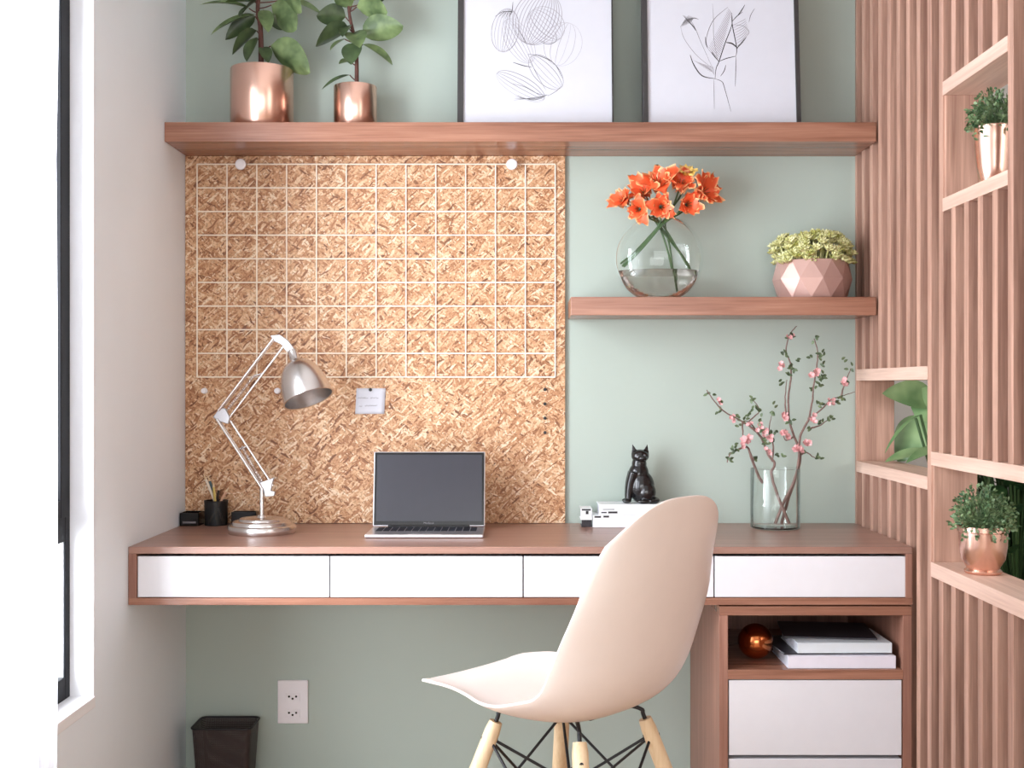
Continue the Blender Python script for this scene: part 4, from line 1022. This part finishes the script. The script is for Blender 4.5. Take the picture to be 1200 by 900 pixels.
# ------------------------------------------------------------------ waste bin
t = thing('waste_bin', 'dark wire mesh waste bin on the floor in the left corner', 'waste bin', (-0.816, -0.0925, 0.0)); zt = 0.178
def rr_ring(w, d, r, z, n=6):
    pts = []
    for cx, cy, a0 in ((w-r, d-r, 0), (-w+r, d-r, PI/2), (-w+r, -d+r, PI), (w-r, -d+r, 1.5*PI)):
        for k in range(n+1): a = a0+PI/2*k/n; pts.append(Vector((cx+r*math.cos(a), cy+r*math.sin(a), z)))
    return pts
bm = bmesh.new(); A = [bm.verts.new(p) for p in rr_ring(0.0815, 0.060, 0.018, zt)]; B = [bm.verts.new(p) for p in rr_ring(0.070, 0.050, 0.015, 0.001)]
for k in range(len(A)): bm.faces.new((A[k-1], A[k], B[k], B[k-1]))
obj('basket', bm, M['binm'], t)
bm = bmesh.new(); bm.faces.new([bm.verts.new(p) for p in rr_ring(0.070, 0.050, 0.015, 0.001)]); obj('base_plate', bm, M['black'], t).modifiers.new('s', 'SOLIDIFY').thickness = 0.001
bm = bmesh.new(); q = rr_ring(0.0825, 0.061, 0.018, zt); tube(bm, q+[q[0]], 0.0028, 8); obj('rim', bm, M['black'], t, smooth=True)

# ------------------------------------------------------------------ chair
CH = dict(x=0.098, y=-1.02, z=0.497, rot=math.radians(49), k=1.0)
def chair():
    t = thing('shell_chair', 'cream moulded shell chair with wooden dowel legs in front of the desk', 'chair', (CH['x'], CH['y'], 0), CH['rot'])
    prof = [(0.282, -0.008), (0.270, 0.007), (0.20, 0.006), (0.12, -0.012), (0.03, -0.028), (-0.05, -0.028), (-0.115, -0.012), (-0.165, 0.022), (-0.198, 0.075), (-0.219, 0.15), (-0.236, 0.225), (-0.251, 0.30), (-0.263, 0.372), (-0.271, 0.410)]
    pp = smoothpath([Vector((u, 0, z)) for u, z in prof], 6)
    ll = [0]
    for i in range(1, len(pp)): ll.append(ll[-1]+(pp[i]-pp[i-1]).length)
    Lt = ll[-1]
    def at(s):
        s = max(0, min(1, s))*Lt
        for i in range(1, len(pp)):
            if ll[i] >= s:
                f = (s-ll[i-1])/max(1e-9, ll[i]-ll[i-1]); p = pp[i-1].lerp(pp[i], f); d = (pp[i]-pp[i-1]).normalized(); return p, Vector((d.z, 0, -d.x))
        return pp[-1], Vector((1, 0, 0))
    def tab(s, T):
        for i in range(1, len(T)):
            if s <= T[i][0]:
                f = (s-T[i-1][0])/(T[i][0]-T[i-1][0]); f = f*f*(3-2*f); return T[i-1][1]+(T[i][1]-T[i-1][1])*f
        return T[-1][1]
    HW = [(0, 0.158), (0.12, 0.192), (0.42, 0.234), (0.72, 0.235), (1.0, 0.216)]
    CU = [(0, 0.006), (0.22, 0.034), (0.44, 0.066), (0.60, 0.076), (0.8, 0.052), (1.0, 0.022)]
    bm = bmesh.new(); NU, NV = 26, 52; rows = []
    for j in range(NV+1):
        row = []
        for i in range(NU+1):
            f = -1+2*i/NU; af = abs(f)
            s0 = 0.035*af**3.5; s1 = 1-0.098*af**2.9
            s = s0+(s1-s0)*j/NV
            p, n = at(s)
            if n.z < 0 and n.x < 0: n = -n
            w = tab(s, HW); c = tab(s, CU); kk = max(0.0, (j/NV-0.66)/0.34); w *= 1-0.15*kk**2.2
            q = p + n*(c*af**2.6)
            row.append(bm.verts.new((q.x, w*f*(1-0.05*af**4), q.z)))
        rows.append(row)
    for j in range(NV):
        for i in range(NU): bm.faces.new((rows[j][i], rows[j][i+1], rows[j+1][i+1], rows[j+1][i]))
    # local +u is the front of the seat; the chair's front is local +Y here
    Mz = Matrix.Rotation(PI/2, 4, 'Z'); bmesh.ops.transform(bm, matrix=Mz, verts=bm.verts)
    o = obj('shell', bm, M['shell'], t, smooth=True, loc=(0, 0, CH['z']))
    s = o.modifiers.new('solid', 'SOLIDIFY'); s.thickness = 0.006; s.offset = 0
    b_ = o.modifiers.new('bevel', 'BEVEL'); b_.width = 0.002; b_.segments = 2; b_.limit_method = 'ANGLE'; b_.angle_limit = 0.9
    # base
    zt = CH['z']-0.048; zl = zt-0.002; R0, R1 = 0.105, 0.228
    tops = []
    for sx in (-1, 1):
        for sy_ in (-1, 1):
            a = Vector((sx*R0, sy_*R0, zl)); c = Vector((sx*R1, sy_*R1, 0.0)); d = c-a
            lg = obj('leg', tb([a, a+d*0.04, a+d*0.5, c], [0.0130, 0.0155, 0.0175, 0.0110], 20), M['beech'], t, smooth=True)
            tops.append((a, c, d, sx, sy_))
            u = d.normalized()
            inn = Vector((-sx, -sy_, 0)).normalized()
            obj('bracket', tb(smoothpath([a+u*0.05-inn*0.0, a-u*0.008, a+Vector((0, 0, 0.018))+inn*0.006, a+Vector((0, 0, 0.026))+inn*0.03, a+Vector((0, 0, 0.026))+inn*0.06], 5), 0.0042, 8), M['black'], lg, smooth=True)
            obj('bolt', lt([(0, 0.017), (0.004, 0.0165), (0.004, -0.0165), (0, -0.017)], 12, M4=Matrix.Translation(a+u*0.035) @ inn.to_track_quat('Z', 'Y').to_matrix().to_4x4()), M['black'], lg)
    # crossed steel rods between neighbouring legs
    def rod(p, q): obj('brace_rod', tb([p, q], 0.0030, 8), M['black'], t, smooth=True)
    order = [0, 1, 3, 2]
    for k in range(4):
        A_, B_ = tops[order[k]], tops[order[(k+1) % 4]]
        hi = lambda T: T[0]+T[2]*0.075
        lo = lambda T: T[0]+T[2]*0.62
        rod(hi(A_), lo(B_)); rod(hi(B_), lo(A_))
    for T in tops:   # struts from each leg down to the centre ring
        rod(T[0]+T[2]*0.07, Vector((-T[3]*0.03, -T[4]*0.03, zl-0.15)))
    obj('seat_bracket', boxes((-0.014, 0.014, -0.06, 0.06, zt+0.010, zt+0.016), (-0.06, 0.06, -0.014, 0.014, zt+0.010, zt+0.016)), M['black'], t)
chair()
